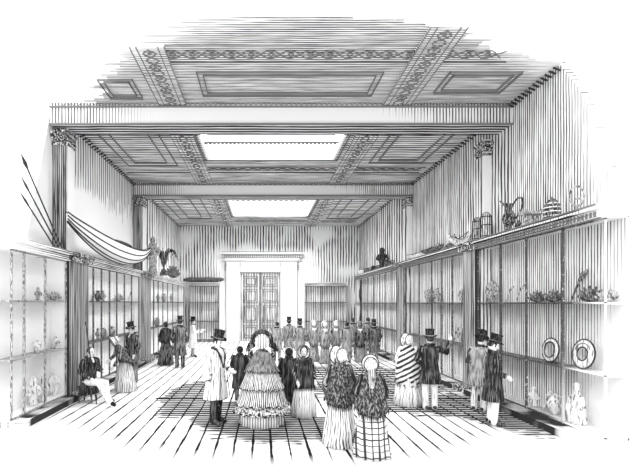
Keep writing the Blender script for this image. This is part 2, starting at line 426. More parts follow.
coffer(-4.6, -2.9, 11.1, 14.5, .018, .3); coffer(3.6, 5.4, 11.1, 14.2, .035, .25); coffer(-1.9, 2.5, 11.1, 13.95, .02, .1)
coffer(-4.6, -2.8, 17.6, 23.6, .03, .5); coffer(3.6, 5.4, 17.6, 23.6, .03, .5); coffer(-1.7, 2.6, 18.9, 23.0, .05, .12)
bm = bmesh.new(); guilloche(bm, (-1.9, 14.9, 0), (5.6, 14.9, 0), .1, .7, .018, CEIL-.02)
box(bm, (-1.9, 14.6, CEIL-.03), (5.7, 14.63, CEIL)); box(bm, (-4.9, 15.25, CEIL-.03), (5.7, 15.28, CEIL)); trim(bm, 'relief')
bm = bmesh.new(); guilloche(bm, (-1.6, 24.2, 0), (5.4, 24.2, 0), .2, 1.4, .035, CEIL-.02); trim(bm, 'relief')

# walls -------------------------------------------------------------
bm = bmesh.new(); box(bm, (XL-.15, 8.0, 0), (XL, B2+.25, CEIL+.1)); box(bm, (XL-.15, B2+.25, 0), (XL, YB+.15, CEIL+.1), 1)
# the wall leans out of the picture with a sloping cut at its near end
for v in bm.verts:
    if v.co.y < 8.1: v.co.y = 10.2 if v.co.z > 5 else 7.92
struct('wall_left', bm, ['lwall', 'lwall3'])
bm = bmesh.new()
zs = [0, 3.8, 4.6, 5.6, 6.4, CEIL+.1]; ys = [6.82, 6.95, 7.2, 7.5, 7.9, 8.45]
for i in range(5):
    r = []
    for z, y in ((zs[i], ys[i]), (zs[i+1], ys[i+1])): r.append((y, z))
    vs = [bm.verts.new(p) for p in ((XR, r[0][0], r[0][1]), (XR, B1, r[0][1]), (XR, B1, r[1][1]), (XR, r[1][0], r[1][1]),
          (XR+.15, r[0][0], r[0][1]), (XR+.15, B1, r[0][1]), (XR+.15, B1, r[1][1]), (XR+.15, r[1][0], r[1][1]))]
    for f in ((0,1,2,3), (4,7,6,5), (0,3,7,4)): bm.faces.new([vs[k] for k in f])
box(bm, (XR, B1, 0), (XR+.15, B2, CEIL+.1), 1); box(bm, (XR, B2, 0), (XR+.15, YB+.15, CEIL+.1), 2)
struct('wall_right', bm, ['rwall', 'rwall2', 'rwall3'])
struct('wall_back', B(((XL, YB, 0), (XR, YB+.15, CEIL+.1))), 'bwall')

# wall pilasters under the beams
def pilaster(x0, x1, y0, y1, z0, z1, mats, cap=True):
    bm = bmesh.new(); box(bm, (x0, y0, z0), (x1, y1, z1))
    for f in bm.faces:
        if abs(f.normal.x) > .5 or abs(f.calc_center_median().x - x1) < .01 or abs(f.calc_center_median().x - x0) < .01: f.material_index = 1
    o = trim(bm, mats)
    if cap:
        bm = bmesh.new()
        for k, e in enumerate((.02, .04, .02, .06)):
            box(bm, (x0-e if x0 > 0 else x0, y0-e, z1-.42+.1*k), (x1+e if x0 < 0 else x1, y1+e*.5, z1-.36+.1*k))
        for k in range(5):
            tube(bm, [(x0+(x1-x0)*(k+.5)/5, y0-.06, z1-.3), (x0+(x1-x0)*(k+.5)/5, y0-.12, z1-.12)], .03, seg=6)
        obj('capital', bm, 'soft_ink', o)
pilaster(XL, -4.73, B1+.2, B1+.6, 3.6, 6.6, ['pil', 'paper'])
pilaster(XL, -4.72, B2, B2+.45, 3.6, 6.6, ['pil', 'paper'])
pilaster(5.74, XR, B1+.9, B1+1.25, 3.97, 6.6, ['paper', 'rwall2'])
pilaster(5.76, XR, B2+.05, B2+.5, 3.97, 6.6, ['paper', 'rwall3'])
# shaft edges on the left wall
bm = bmesh.new()
for y, x in ((10.75, XL+.012), (17.35, XL+.012)): box(bm, (x-.01, y, 3.6), (x+.01, y+.05, 6.9))
trim(bm, 'ink')

# ------------------------------------------------------------ the great door
d = struct('door_1', B(((-1.32, YB-.06, 0), (1.1, YB-.002, 4.2))), 'case_d')
bm = bmesh.new()
for x0, x1 in ((-1.2, -.18), (.0, .98)):
    for z0, z1 in ((.2, 1.0), (1.15, 2.2), (2.35, 3.2), (3.35, 4.0)):
        for e in (0, .12):
            a, b, c, f = x0+e+.08, x1-e-.08, z0+e, z1-e
            box(bm, (a, YB-.1, c), (b, YB-.06, c+.035)); box(bm, (a, YB-.1, f-.035), (b, YB-.06, f))
            box(bm, (a, YB-.1, c), (a+.035, YB-.06, f)); box(bm, (b-.035, YB-.1, c), (b, YB-.06, f))
box(bm, (-.12, YB-.09, 0), (-.07, YB-.06, 4.2))
obj('door_panel', bm, 'relief', d)
bm = bmesh.new()
for x0, x1 in ((-2.2, -1.34), (1.12, 2.15)): box(bm, (x0, YB-.16, 0), (x1, YB-.002, 4.22))
box(bm, (-2.2, YB-.16, 4.22), (2.15, YB-.002, 4.9)); box(bm, (-2.35, YB-.3, 5.1), (2.4, YB-.002, 5.3)); box(bm, (-2.5, YB-.45, 5.3), (2.55, YB-.002, 5.42))
box(bm, (-2.28, YB-.22, 4.9), (2.3, YB-.002, 5.1))
obj('door_surround', bm, 'paper', d)
bm = bmesh.new()
for z in (4.86, 5.08, 5.29, 5.43): box(bm, (-2.45, YB-.48, z), (2.5, YB-.45, z+.035))
for k in range(36): box(bm, (-2.3+.13*k, YB-.36, 5.13), (-2.24+.13*k, YB-.3, 5.25))
for x in (-2.22, -1.36, 1.1, 2.14): box(bm, (x, YB-.19, 0), (x+.035, YB-.16, 4.86))
box(bm, (-1.36, YB-.19, 4.2), (1.13, YB-.16, 4.25))
for x in (-2.3, 2.15):
    for k in range(4): ellip(bm, (x+.05, YB-.26, 4.8-.14*k), (.05, .06, .04), seg=8, n=5)
obj('carved_moulding', bm, 'relief', d)

# ------------------------------------------------------------ display cases
SIDE = {'L': lambda u, v, z: (FL - v, u, z), 'R': lambda u, v, z: (FR + v, u, z), 'B': lambda u, v, z: (u, YC + v, z)}
def cabinet(side, u0, u1, bars, ztop, zs, zm, label, m_in, m_fr, m_co, m_pl, plinth=.28, hood=True):
    mp = SIDE[side]; um = (u0+u1)/2
    base = Vector(mp(um, .2, 0))
    root = empty('display_cabinet', base, label, 'cabinet', 'glass-fronted display cabinets')
    def bx(bm, a, b): box(bm, Vector(mp(*a))-base, Vector(mp(*b))-base)
    dep = .4 if side != 'B' else .5
    bm = bmesh.new(); bx(bm, (u0, dep-.03, 0), (u1, dep, ztop-.2)); 
    if u0 > 9 or side == 'B': bx(bm, (u0, .05, 0), (u0+.02, dep, ztop-.2))
    bx(bm, (u1-.02, .05, 0), (u1, dep, ztop-.2)); bx(bm, (u0, .05, .12), (u1, dep, .16))
    obj('carcass', bm, m_in, root)
    bm = bmesh.new(); bx(bm, (u0, -.06, ztop-.22), (u1, dep, ztop-.08)); bx(bm, (u0, -.14, ztop-.08), (u1, dep, ztop))
    cn = obj('cornice', bm, m_co, root)
    if side == 'R':
        bm = bmesh.new(); u = u0 + .1
        while u < u1: bx(bm, (u, -.09, ztop-.19), (u+.025, -.06, ztop-.11)); u += .09
        bx(bm, (u0, -.16, ztop-.02), (u1, -.14, ztop)); bx(bm, (u0, -.08, ztop-.235), (u1, -.06, ztop-.215))
        obj('dentil_moulding', bm, 'relief', cn)
    bm = bmesh.new(); bx(bm, (u0, -plinth, 0), (u1, .05, .13)); bx(bm, (u0, .05, 0), (u1, dep-.03, .12)); obj('plinth', bm, m_pl, root)
    for z in (zs, zm):
        bm = bmesh.new(); bx(bm, (u0+.02, .05, z-.03), (u1-.02, dep-.03, z)); obj('shelf', bm, m_fr, root)
    ed = [u0] + bars + [u1]
    for a, b in zip(ed, ed[1:]):
        a2, b2 = a+.004, b-.004; t = .016 if side == 'L' else .013
        bm = bmesh.new()
        bx(bm, (a2, 0, .13), (a2+t, .04, ztop-.22)); bx(bm, (b2-t, 0, .13), (b2, .04, ztop-.22))
        for z in (.13, zm-.025, zs-.025, ztop-.26): bx(bm, (a2, 0, z+.008), (b2, .04, z+.032))
        dr = obj('door', bm, m_fr, root)
        bm = bmesh.new(); bx(bm, (a2+t, .015, .16), (b2-t, .022, ztop-.24)); obj('pane', bm, 'glass', dr)
    return root
ZL, ZR, ZBK = 3.59, 3.96, 3.6
cabinet('L', 7.9, 10.12, [8.33, 9.14], ZL, 2.4, 1.27, 'nearest left glass-fronted display cabinet, with the leaning spears above it', 'paper', 'frameA', 'cornL', 'plinth')
cabinet('L', 11.28, 16.1, [11.75, 12.35, 13.0, 13.65, 14.4, 15.2], ZL, 2.4, 1.25, 'long left glass-fronted display cabinet under the long canoe', 'inL', 'frameL', 'cornL', 'plinth')
cabinet('L', 17.6, 25.35, [18.3, 19.1, 20, 21, 22.2, 23.6], ZL, 2.4, 1.25, 'farthest left glass-fronted display cabinet, running to the back wall', 'inL', 'frameL', 'cornL', 'plinth')
cabinet('R', 6.8, 10.82, [ 7.77, 8.85, 9.8], ZR, 2.36, 1.17, 'nearest right display cabinet, with the jug on top and the round discs inside', 'inR1', 'frameR', 'cornR', 'plinthR', plinth=.36)
cabinet('R', 11.52, 16.5, [12.27, 13.0, 13.8, 14.9], ZR, 2.36, 1.17, 'middle right display cabinet, behind the man raising his arm', 'inR2', 'frameL', 'cornR', 'plinthR', plinth=.36)
cabinet('R', 17.15, 24.9, [18, 18.9, 19.9, 21, 22.2, 23.5], ZR, 2.36, 1.17, 'farthest right display cabinet, with the standing idol on top', 'inR3', 'frameL', 'cornR', 'plinthR', plinth=.36)
cabinet('B', FL+.31, -2.6, [-3.7], ZBK, 2.4, 1.25, 'short display cabinet on the back wall left of the great door', 'inB', 'frameL', 'cornB', 'pil', plinth=.1)
cabinet('B', 2.6, FR-.45, [3.6, 4.4], ZBK, 2.4, 1.25, 'short display cabinet on the back wall right of the great door', 'inB', 'frameL', 'cornB', 'pil', plinth=.1)
# piers between the cases
def pier(side, u0, u1, zt, mat):
    mp = SIDE[side]; bm = bmesh.new()
    box(bm, mp(u0, -.05, 0), mp(u1, .39, zt-.22)); 
    o = trim(bm, mat); bm = bmesh.new()
    box(bm, mp(u0, -.1, zt-.22), mp(u1, .39, zt-.08)); box(bm, mp(u0, -.18, zt-.08), mp(u1, .39, zt)); box(bm, mp(u0, -.3, 0), mp(u1, -.05, .16))
    for k in range(4):
        u = u0 + (u1-u0)*k/3.3; tube(bm, [mp(u, -.19, zt-.2), mp(u+.12, -.2, zt-.02)], .02, seg=5)
    obj('pier_cornice', bm, 'soft_ink', o)
pier('L', 10.13, 11.27, ZL, 'pilY'); pier('L', 16.11, 17.59, ZL, 'pilY')
pier('R', 10.83, 11.51, ZR, 'pilYd'); pier('R', 16.51, 17.14, ZR, 'pilYd')

# ------------------------------------------------------------ exhibits
def on(side, px, v=.2):
    """place along a case front that lies under column px of the drawing, v metres behind its face"""
    X = (FL - v) if side == 'L' else (FR + v)
    return X, F*X/(px-CX)
def figurine(bm, h=.3, w=1.0):
    lathe(bm, [(.045*w,0),(.05*w,.03),(.035*w,.05),(.05*w,.12),(.06*w,.2),(.03*w,.24),(.04*w,.27),(.035*w,.3),(.01,.32)], seg=10)
    tube(bm, [(-.055*w,0,.2),(-.08*w,-.02,.14),(-.04*w,-.05,.12)], .015, seg=6); tube(bm, [(.055*w,0,.2),(.08*w,-.02,.14),(.04*w,-.05,.12)], .015, seg=6)
    bmesh.ops.scale(bm, vec=(h/.32,)*3, verts=bm.verts)
def vase(bm, h=.3):
    lathe(bm, [(.05,0),(.055,.02),(.09,.1),(.1,.16),(.07,.22),(.04,.26),(.045,.29),(.06,.31),(.045,.3),(.03,.26)], seg=14)
    for s in (-1, 1): tube(bm, [(s*.045,0,.28),(s*.11,0,.27),(s*.1,0,.2),(s*.085,0,.18)], .01, seg=6)
    bmesh.ops.scale(bm, vec=(h/.31,)*3, verts=bm.verts)
def mound(bm, h=.2):
    """a ribbed shell lying on its flat side"""
    for k in range(7):
        a = PI*(k+.5)/7
        tube(bm, [(0, -.02, .01), (math.cos(a)*.13, 0, math.sin(a)*.13), (math.cos(a)*.2, .03, math.sin(a)*.17+.02)], [.02, .035, .02], seg=7)
    ellip(bm, (0, .03, .06), (.17, .07, .1), seg=10, n=6)
    bmesh.ops.scale(bm, vec=(h/.21*.8, h/.21*.6, h/.21), verts=bm.verts)
def club(bm, h=.5):
    tube(bm, [(0,0,.01),(.01,0,.2),(.03,0,.42)], [.014,.017,.022], seg=7); tube(bm, [(.03,0,.4),(.05,0,.5),(.09,0,.58)], [.03,.05,.02], seg=8, sq=.5)
    bmesh.ops.rotate(bm, cent=(0,0,0), matrix=Matrix.Rotation(.25, 3, 'Y'), verts=bm.verts)
    zmin = min(v.co.z for v in bm.verts); bmesh.ops.translate(bm, vec=(0,0,-zmin), verts=bm.verts)
    bmesh.ops.scale(bm, vec=(h/.58,)*3, verts=bm.verts)
def mask_(bm, h=.3):
    """carved leaf-shaped paddle head standing on its stub"""
    rings = []
    for z, w in ((0,.03),(.04,.03),(.08,.07),(.15,.1),(.23,.085),(.29,.04),(.31,.01)):
        rings.append([Vector((w*math.cos(t), .025*math.sin(t)+.01, z)) for t in [2*PI*k/12 for k in range(12)]])
    loft(bm, rings); tube(bm, [(0,-.02,.06),(0,-.025,.26)], .012, seg=6)
    bmesh.ops.scale(bm, vec=(h/.31,)*3, verts=bm.verts)
KIND = {'figurine': (figurine, 'figurine'), 'two_handled_vase': (vase, 'vase'), 'ribbed_shell': (mound, 'shell'), 'wooden_club': (club, 'club'), 'carved_paddle': (mask_, 'paddle')}
def exhibit(kind, side, px, z, h, label, mat='wood', v=.19, rot=None):
    X, Y = on(side, px, v); bm = bmesh.new(); KIND[kind][0](bm, h)
    zz = min(q.co.z for q in bm.verts); bmesh.ops.translate(bm, vec=(0, 0, -zz), verts=bm.verts)
    o = obj(kind, bm, mat, None, True); o.location = (X, Y, z+.001)
    o.rotation_euler = (0, 0, rot if rot is not None else (PI/2 if side == 'L' else -PI/2) * .55)
    return tag(o, label, KIND[kind][1], 'exhibits on the shelves inside the glass cabinets')
a, b = 2.4, 1.27
for r in [
 ('figurine','L',38,a,.3,'small figurine, left of the pair on the top shelf of the nearest left cabinet'),
 ('ribbed_shell','L',55,a,.2,'ribbed shell on the top shelf of the nearest left cabinet, beside the figurine pair'),
 ('figurine','L',46,a,.24,'smaller figurine, right of the pair on the top shelf of the nearest left cabinet'),
 ('two_handled_vase','L',37,b,.26,'pale two-handled vase on the middle shelf of the nearest left cabinet','pot'),
 ('figurine','L',56,b,.3,'lone figurine on the middle shelf of the nearest left cabinet','pot'),
 ('figurine','L',33,.17,.62,'tall pale figurine, leftmost of three on the cabinet floor at far left','light'),
 ('figurine','L',41,.17,.58,'tall pale figurine, middle of three on the cabinet floor at far left','light'),
 ('carved_paddle','L',54,.17,.5,'broad pointed carving on the cabinet floor, next to the leaning man','light'),
 ('two_handled_vase','L',98,2.4,.32,'dark vase at the near end of the top shelf below the canoe','wood_d'),
 ('figurine','L',103,2.4,.34,'figurine beside the dark vase on the top shelf below the canoe'),
 ('ribbed_shell','L',119,2.4,.24,'ribbed shell in mid top shelf of the cabinet below the canoe'),
 ('wooden_club','L',128,2.4,.4,'wooden club at the far end of the top shelf below the canoe'),
 ('figurine','L',98,1.25,.36,'figurine at the near end of the middle shelf behind the seated man'),
 ('carved_paddle','L',104,1.25,.34,'leaf-shaped paddle on the middle shelf left of the bonneted woman'),
 ('two_handled_vase','L',112,1.25,.34,'vase on the middle shelf just left of the bonneted woman\'s head'),
 ('figurine','L',158,2.4,.42,'figurine on the top shelf at the near end of the farthest left cabinet'),
 ('two_handled_vase','L',164,2.4,.42,'vase on the top shelf above the woman in the dark gown'),
 ('figurine','L',171,2.4,.46,'figurine on the top shelf left of the back-view man\'s hat'),
 ('two_handled_vase','L',157,1.25,.42,'vase on the middle shelf left of the woman in the dark gown'),
 ('carved_paddle','R',462,2.36,.4,'leaf-shaped paddle on the top shelf just beyond the right pier'),
 ('carved_paddle','R',492,2.36,.55,'tall leaf-shaped paddle on the top shelf under the jug\'s left side','wood'),
 ('wooden_club','R',506,2.36,.4,'short club, left one of two on the top shelf under the jug'),
 ('wooden_club','R',516,2.36,.42,'short club, right one of two on the top shelf under the jug'),
 ('ribbed_shell','R',537,2.36,.22,'ribbed shell on the top shelf, left one below the domed helmet','wood_d'),
 ('ribbed_shell','R',553,2.36,.22,'ribbed shell on the top shelf, right one below the domed helmet','wood_d'),
 ('wooden_club','R',571,2.36,.62,'tallest leaning club on the top shelf of the nearest right cabinet','wood_d'),
 ('ribbed_shell','R',590,2.36,.25,'large ribbed shell on the top shelf near the right end','wood_d'),
 ('ribbed_shell','R',606,2.36,.2,'ribbed shell at the extreme right end of the top shelf','wood'),
 ('figurine','R',406,2.36,.5,'figurine on the top shelf above the woman in the striped shawl','wood_d'),
 ('two_handled_vase','R',429,2.36,.46,'vase on the top shelf above the tall hat of the pointing man'),
 ('figurine','R',437,2.36,.5,'figurine right of the vase on the top shelf above the pointing man'),
 ('wooden_club','R',453,1.17,.5,'club on the middle shelf just behind the raised hand'),
 ('carved_paddle','R',462,1.17,.45,'leaf-shaped paddle on the middle shelf right of the raised hand'),
 ('figurine','R',534,.17,.42,'pale figurine, leftmost of three on the right cabinet floor','light'),
 ('wooden_club','R',543,.17,.45,'pale club, middle of three pieces on the right cabinet floor','light'),
 ('two_handled_vase','R',554,.17,.4,'pale vase, right of three pieces on the right cabinet floor','light'),
 ]: exhibit(*r)

# round discs in the nearest right cabinet
def disc(px, R, hole, label, kind):
    X, Y = on('R', px, .17); bm = bmesh.new()
    prof = [(R, -.012), (R*1.02, 0), (R, .012), (R*.8, .03), (hole+.02, .035)]
    rings = []
    for r_, h_ in [(hole, -.012)] + prof + [(hole, .02)]:
        rings.append([Vector((-h_, r_*math.cos(t), r_*math.sin(t))) for t in [2*PI*k/28 for k in range(28)]])
    loft(bm, rings, cap=False)
    R_ = [bm.verts[:]]
    o = obj('ring_disc', bm, 'light', None, True)
    bm = bmesh.new(); torus(bm, (-.01, 0, 0), R, .014, 'x'); torus(bm, (-.03, 0, 0), hole+.02, .014, 'x'); torus(bm, (-.03, 0, 0), R*.72, .007, 'x', .3, 2.6)
    obj('rim', bm, 'ink', o)
    o.location = (X, Y, 1.172+R+.012); o.rotation_euler = (0, .12, 0)
    return tag(o, label, kind)
disc(551, .235, .13, 'round ring-shaped disc, left of two on the middle shelf at right', 'disc')
disc(584, .26, .1, 'large round disc with a central hole, right of two discs at far right', 'disc')
# seated hooded figure at the bottom right
X, Y = on('R', 578, .2); bm = bmesh.new()
lathe(bm, [(.22,0),(.24,.05),(.2,.25),(.15,.45),(.1,.56),(.06,.6),(.085,.66),(.09,.72),(.06,.79),(.01,.81)], seg=16)
for s in (-1, 1): tube(bm, [(s*.12,-.02,.5),(s*.2,-.08,.3),(s*.1,-.16,.12)], [.06,.055,.04], seg=8)
tube(bm, [(0,-.1,.62),(0,-.13,.6)], .02, seg=6)
bmesh.ops.scale(bm, vec=(.7,.6,.92), verts=bm.verts)
o = remesh('seated_statue', bm, .014, 'light'); o.location = (X-.02, Y, .165); o.rotation_euler = (0, 0, -PI/2*.7)
tag(o, 'pale hooded seated statue on the cabinet floor at the lower right', 'statue')

# on top of the right-hand cases -------------------------------------
def top(px, v=.05): return on('R', px, v)
def place(o, px, label, cat, rz=0, z=ZR, side='R', v=.02):
    X, Y = on(side, px, v); o.location = (X, Y, z+.001); o.rotation_euler = (0, 0, rz); return tag(o, label, cat)
bm = bmesh.new()   # crescent boat
rings = []
for k in range(15):
    t = -1.15 + 2.5*k/14; r = .34; w = .1*(1-abs(t-.1)/1.5)**.5+.008
    c = Vector((math.sin(t)*r, 0, r+.04-math.cos(t)*r*1.0)); n = Vector((math.sin(t), 0, -math.cos(t)))
    rings.append([c - n*(w*.9*math.cos(a)) + Vector((0, w*math.sin(a), 0)) for a in [2*PI*j/10 for j in range(10)]])
loft(bm, rings); mz = min(v.co.z for v in bm.verts); bmesh.ops.translate(bm, vec=(0, 0, -mz), verts=bm.verts)
o = obj('crescent_boat_model', bm, 'light', None, True)
bm = bmesh.new(); tube(bm, [(-.3,0,.3),(0,0,.2),(.28,0,.42)], .012, seg=6); tube(bm, [(0,0,.1),(.02,0,.3)], .012, seg=6)
for e in (.335, .2): tube(bm, [(math.sin(-1.1+2.4*k/14)*e, -.06, .43-math.cos(-1.1+2.4*k/14)*e*(1 if e > .3 else 1.25)) for k in range(15)], .012, seg=5)
obj('lashing', bm, 'ink', o)
place(o, 459, 'crescent-shaped boat model with upturned ends on the right cabinet top', 'boat model', rz=.1)
def drum(h, r):
    bm = bmesh.new(); lathe(bm, [(r*.9,0),(r,.02),(r*1.02,h*.5),(r*.95,h*.85),(r*.6,h*.97),(.02,h)], seg=20)
    o = obj('ribbed_basket', bm, 'light', None, True); bm = bmesh.new()
    for k in range(14):
        t = 2*PI*k/14; tube(bm, [(r*1.0*math.cos(t),r*1.0*math.sin(t),.02),(r*1.04*math.cos(t),r*1.04*math.sin(t),h*.5),(r*.97*math.cos(t),r*.97*math.sin(t),h*.86),(r*.4*math.cos(t),r*.4*math.sin(t),h*.99)], .012, seg=5)
    for z in (.05, h*.5, h*.82): torus(bm, (0,0,z), r*1.03, .011)
    obj('rib', bm, 'ink', o); return o
place(drum(.6, .105), 477, 'tall ribbed basket, left one of the two beside the jug', 'basket')
place(drum(.64, .12), 486, 'tall ribbed basket, right one of the two beside the jug', 'basket')
bm = bmesh.new()   # jug
lathe(bm, [(.1,0),(.11,.02),(.05,.07),(.05,.1),(.12,.2),(.14,.3),(.11,.4),(.06,.48),(.055,.54),(.09,.62),(.07,.62),(.04,.54)], seg=18)
tube(bm, [(-.06,0,.6),(-.14,0,.62),(-.2,0,.68)], [.05,.03,.015], seg=8, sq=.7)
o = obj('tall_jug', bm, 'wood_d', None, True); bm = bmesh.new()
tube(bm, [(.05,0,.52),(.12,0,.66),(.2,0,.76),(.29,0,.76),(.32,0,.64),(.27,0,.48),(.2,0,.36),(.12,0,.26)], .018, seg=8); obj('handle', bm, 'ink', o)
place(o, 509, 'tall slender jug with a great looped handle on the right cabinet top', 'jug')
bm = bmesh.new(); lathe(bm, [(.04,0),(.08,.03),(.09,.08),(.06,.13),(.02,.15),(.025,.18),(.01,.19)], seg=14)
place(obj('small_round_pot', bm, 'wood_d', None, True), 519, 'small dark round pot on the cabinet top between jug and stool', 'pot', v=.05)
bm = bmesh.new()   # carved stool
box(bm, (-.2,-.12,.22), (.2,.12,.27)); box(bm, (-.16,-.1,0), (.16,.1,.03))
for s in (-1, 1): tube(bm, [(s*.15,0,.02),(s*.1,0,.12),(s*.16,0,.23)], [.035,.028,.035], seg=8)
tube(bm, [(0,0,.02),(0,0,.23)], .05, seg=10); box(bm, (-.2,-.13,.27), (-.14,.13,.3)); box(bm, (.14,-.13,.27), (.2,.13,.3))
place(obj('carved_stool', bm, 'wood', None), 531, 'low carved wooden stool on the cabinet top between pot and domed helmet', 'stool')
bm = bmesh.new(); lathe(bm, [(.15,0),(.16,.02),(.145,.04),(.15,.15),(.13,.26),(.08,.35),(.03,.39),(.02,.42),(.005,.43)], seg=18)
o = obj('domed_helmet', bm, 'wood_d', None, True); bm = bmesh.new()
for z, r in ((.05,.15),(.13,.155),(.21,.147),(.29,.12)): torus(bm, (0,0,z), r, .011)
torus(bm, (0,-.12,.1), .06, .012, 'y'); obj('rim_band', bm, 'light', o)
place(o, 552, 'dark domed helmet with banded rings on the right cabinet top', 'helmet')
bm = bmesh.new(); lathe(bm, [(.12,0),(.12,.02),(.03,.05),(.025,.1)], seg=14); torus(bm, (0,0,.28), .13, .016, 'y', sy=1.35)
torus(bm, (.02,0,.18), .06, .014, 'y', -1.2, 2.2)
place(obj('loop_ornament', bm, 'wood', None, True), 577, 'pale upright loop ornament on a foot, rightmost on the cabinet top', 'ornament')
bm = bmesh.new(); lathe(bm, [(.16,0),(.17,.03),(.14,.09),(.08,.14),(.02,.17)], seg=16)
place(obj('shallow_bowl', bm, 'wood_d', None, True), 450, 'dark upturned bowl on the right cabinet top left of the crescent boat', 'bowl')
def canoe(L, w, h, rise0, rise1, mat, name, seg=20):
    """hollow hull along +Y, base at z=0"""
    bm = bmesh.new(); ro, ri = [], []
    for k in range(seg+1):
        t = k/seg; s = 2*t-1
        ww = w*max(1-abs(s)**2.6, .1); hh = h*(.4+.6*(1-abs(s)**2)); zb = (rise0 if s < 0 else rise1)*abs(s)**2.2
        for lst, e in ((ro, 1.0), (ri, .82)):
            lst.append([Vector((ww*e*math.sin(a), (t-.5)*L, zb + hh - hh*e*math.cos(a))) for a in [-PI/2+PI*j/8 for j in range(9)]])
    def sheet(R, flip):
        V = [[bm.verts.new(p) for p in r] for r in R]
        for A, C in zip(V, V[1:]):
            for j in range(8): bm.faces.new((A[j], A[j+1], C[j+1], C[j]))
        return V
    A = sheet(ro, 0); C = sheet(ri, 1)
    for k in range(seg):
        for j in (0, 8): bm.faces.new((A[k][j], A[k+1][j], C[k+1][j], C[k][j]))
    for k in (0, seg):
        for j in range(8): bm.faces.new((A[k][j], A[k][j+1], C[k][j+1], C[k][j]))
    o = obj(name, bm, mat, None, True)
    bm = bmesh.new()
    for j in (0, 4, 5, 6, 7, 8):
        pts = [r[j] + (r[j]-Vector((0, r[j].y, r[j].z+.05))).normalized()*.004 for r in ro]
        tube(bm, pts, .019 if L > 5 else .01, seg=5)
    obj('gunwale' , bm, 'ink', o)
    return o
o = canoe(3.2, .11, .2, .25, .25, 'light', 'model_canoe'); o.location = (5.8, 15.4, ZR+.02); tag(o, 'pale model canoe lying along the right cabinet top', 'boat model')
o = canoe(1.8, .1, .14, .12, .14, 'wood_d', 'model_canoe'); o.location = (5.53, 13.7, ZR+.02); tag(o, 'short dark model canoe nearer than the pale canoe on the right', 'boat model')
# idol and heap of clubs far down
bm = bmesh.new(); figurine(bm, 1.0, 1.1); o = obj('standing_idol', bm, 'black', None, True); X, Y = on('R', 382, .1)
o.location = (X, Y, ZR+.001); tag(o, 'dark upright idol standing on the far right cabinet top', 'idol')
for i, (px, l, mt, lab) in enumerate(((390,1.2,'wood_d','dark war club lying just nearer than the idol on the right'),(376,1.3,'black','black war club lying just beyond the idol on the right'),
        (368,1.1,'wood_d','thick dark war club midway in the far right row'),(361,1.1,'light','pale war club toward the back end of the far right row'))):
    X, Y = on('R', px, .12+.06*(i%2)); Y = min(Y, 24.0); bm = bmesh.new()
    tube(bm, [(0,-l*.5,.12),(0,0,.14),(0,l*.4,.2)], [.05,.07,.12], seg=8); tube(bm, [(0,l*.36,.18),(0,l*.5,.22)], [.16,.08], seg=8)
    for s in (-.3, .1, .42): torus(bm, (0, l*s, .16), .1, .025, 'y')
    zmin = min(v.co.z for v in bm.verts); bmesh.ops.translate(bm, vec=(0,0,-zmin), verts=bm.verts)
    o = obj('war_club', bm, mt, None, True); o.location = (X, Y, ZR+.001); tag(o, lab, 'club')
# on top of the left-hand cases ---------------------------------------
o = canoe(7.1, .23, .55, .62, .72, 'paper', 'long_canoe', 26); o.location = (-4.45, 13.15, ZL+.001)
tag(o, 'long pale plank canoe with upturned bow on the left cabinet tops', 'canoe')
bm = bmesh.new()
for k in range(3): box(bm, (-.2, -.9+.8*k, .5), (.2, -.82+.8*k, .53))
box(bm, (-.05,-1.5,.53), (.0,1.3,.56)); box(bm, (.1,-1.5,.53), (.15,1.3,.56)); obj('thwart', bm, 'frameL', o)
bm = bmesh.new(); rings = []
for k in range(9):
    s = -1+2*k/8; w = .16*(1-s*s)**.5+.01
    rings.append([Vector((w*math.cos(t), s*.9, w*.4*math.sin(t))) for t in [2*PI*j/10 for j in range(10)]])
loft(bm, rings); o = obj('flat_shield', bm, 'wood_d', None, True); o.location = (-4.45, 13.4, ZL+.64); tag(o, 'dark long shield lying across the middle of the canoe', 'shield')
for i, (p0, p1, lab) in enumerate((((62,246,9.75),(40,166,9.0),'longest leaning spear, with a barbed head'), ((59,245,9.6),(42,188,9.0),'middle leaning spear, next to the barbed one'), ((54,243,9.35),(39,203,8.95),'shortest leaning spear, leftmost of the three'))):
    a = Vector(((p0[0]-CX)*p0[2]/F, p0[2], ZL+.02)); b = Vector((XL+.05+.02*i, p1[2], EYE+(CY-p1[1])*p1[2]/F)); bm = bmesh.new()
    base = a.copy(); a = a-base; b = b-base; tube(bm, [a, b], .016, seg=6)
    o = obj('spear', bm, 'ink', None, True); o.location = base; tag(o, lab + ' above the nearest left cabinet', 'spear')
    d_ = (b-a).normalized(); bm = bmesh.new()
    tube(bm, [b-d_*.05, b+d_*.06, b+d_*.26], [.02, .04 if i == 0 else .026, .004], seg=6); 
    if i == 0:
        for s in (-1, 1): tube(bm, [b+d_*.04, b-d_*.02+Vector((0, s*.07, .0))], [.015, .004], seg=5)
    obj('spearhead', bm, 'ink', o)
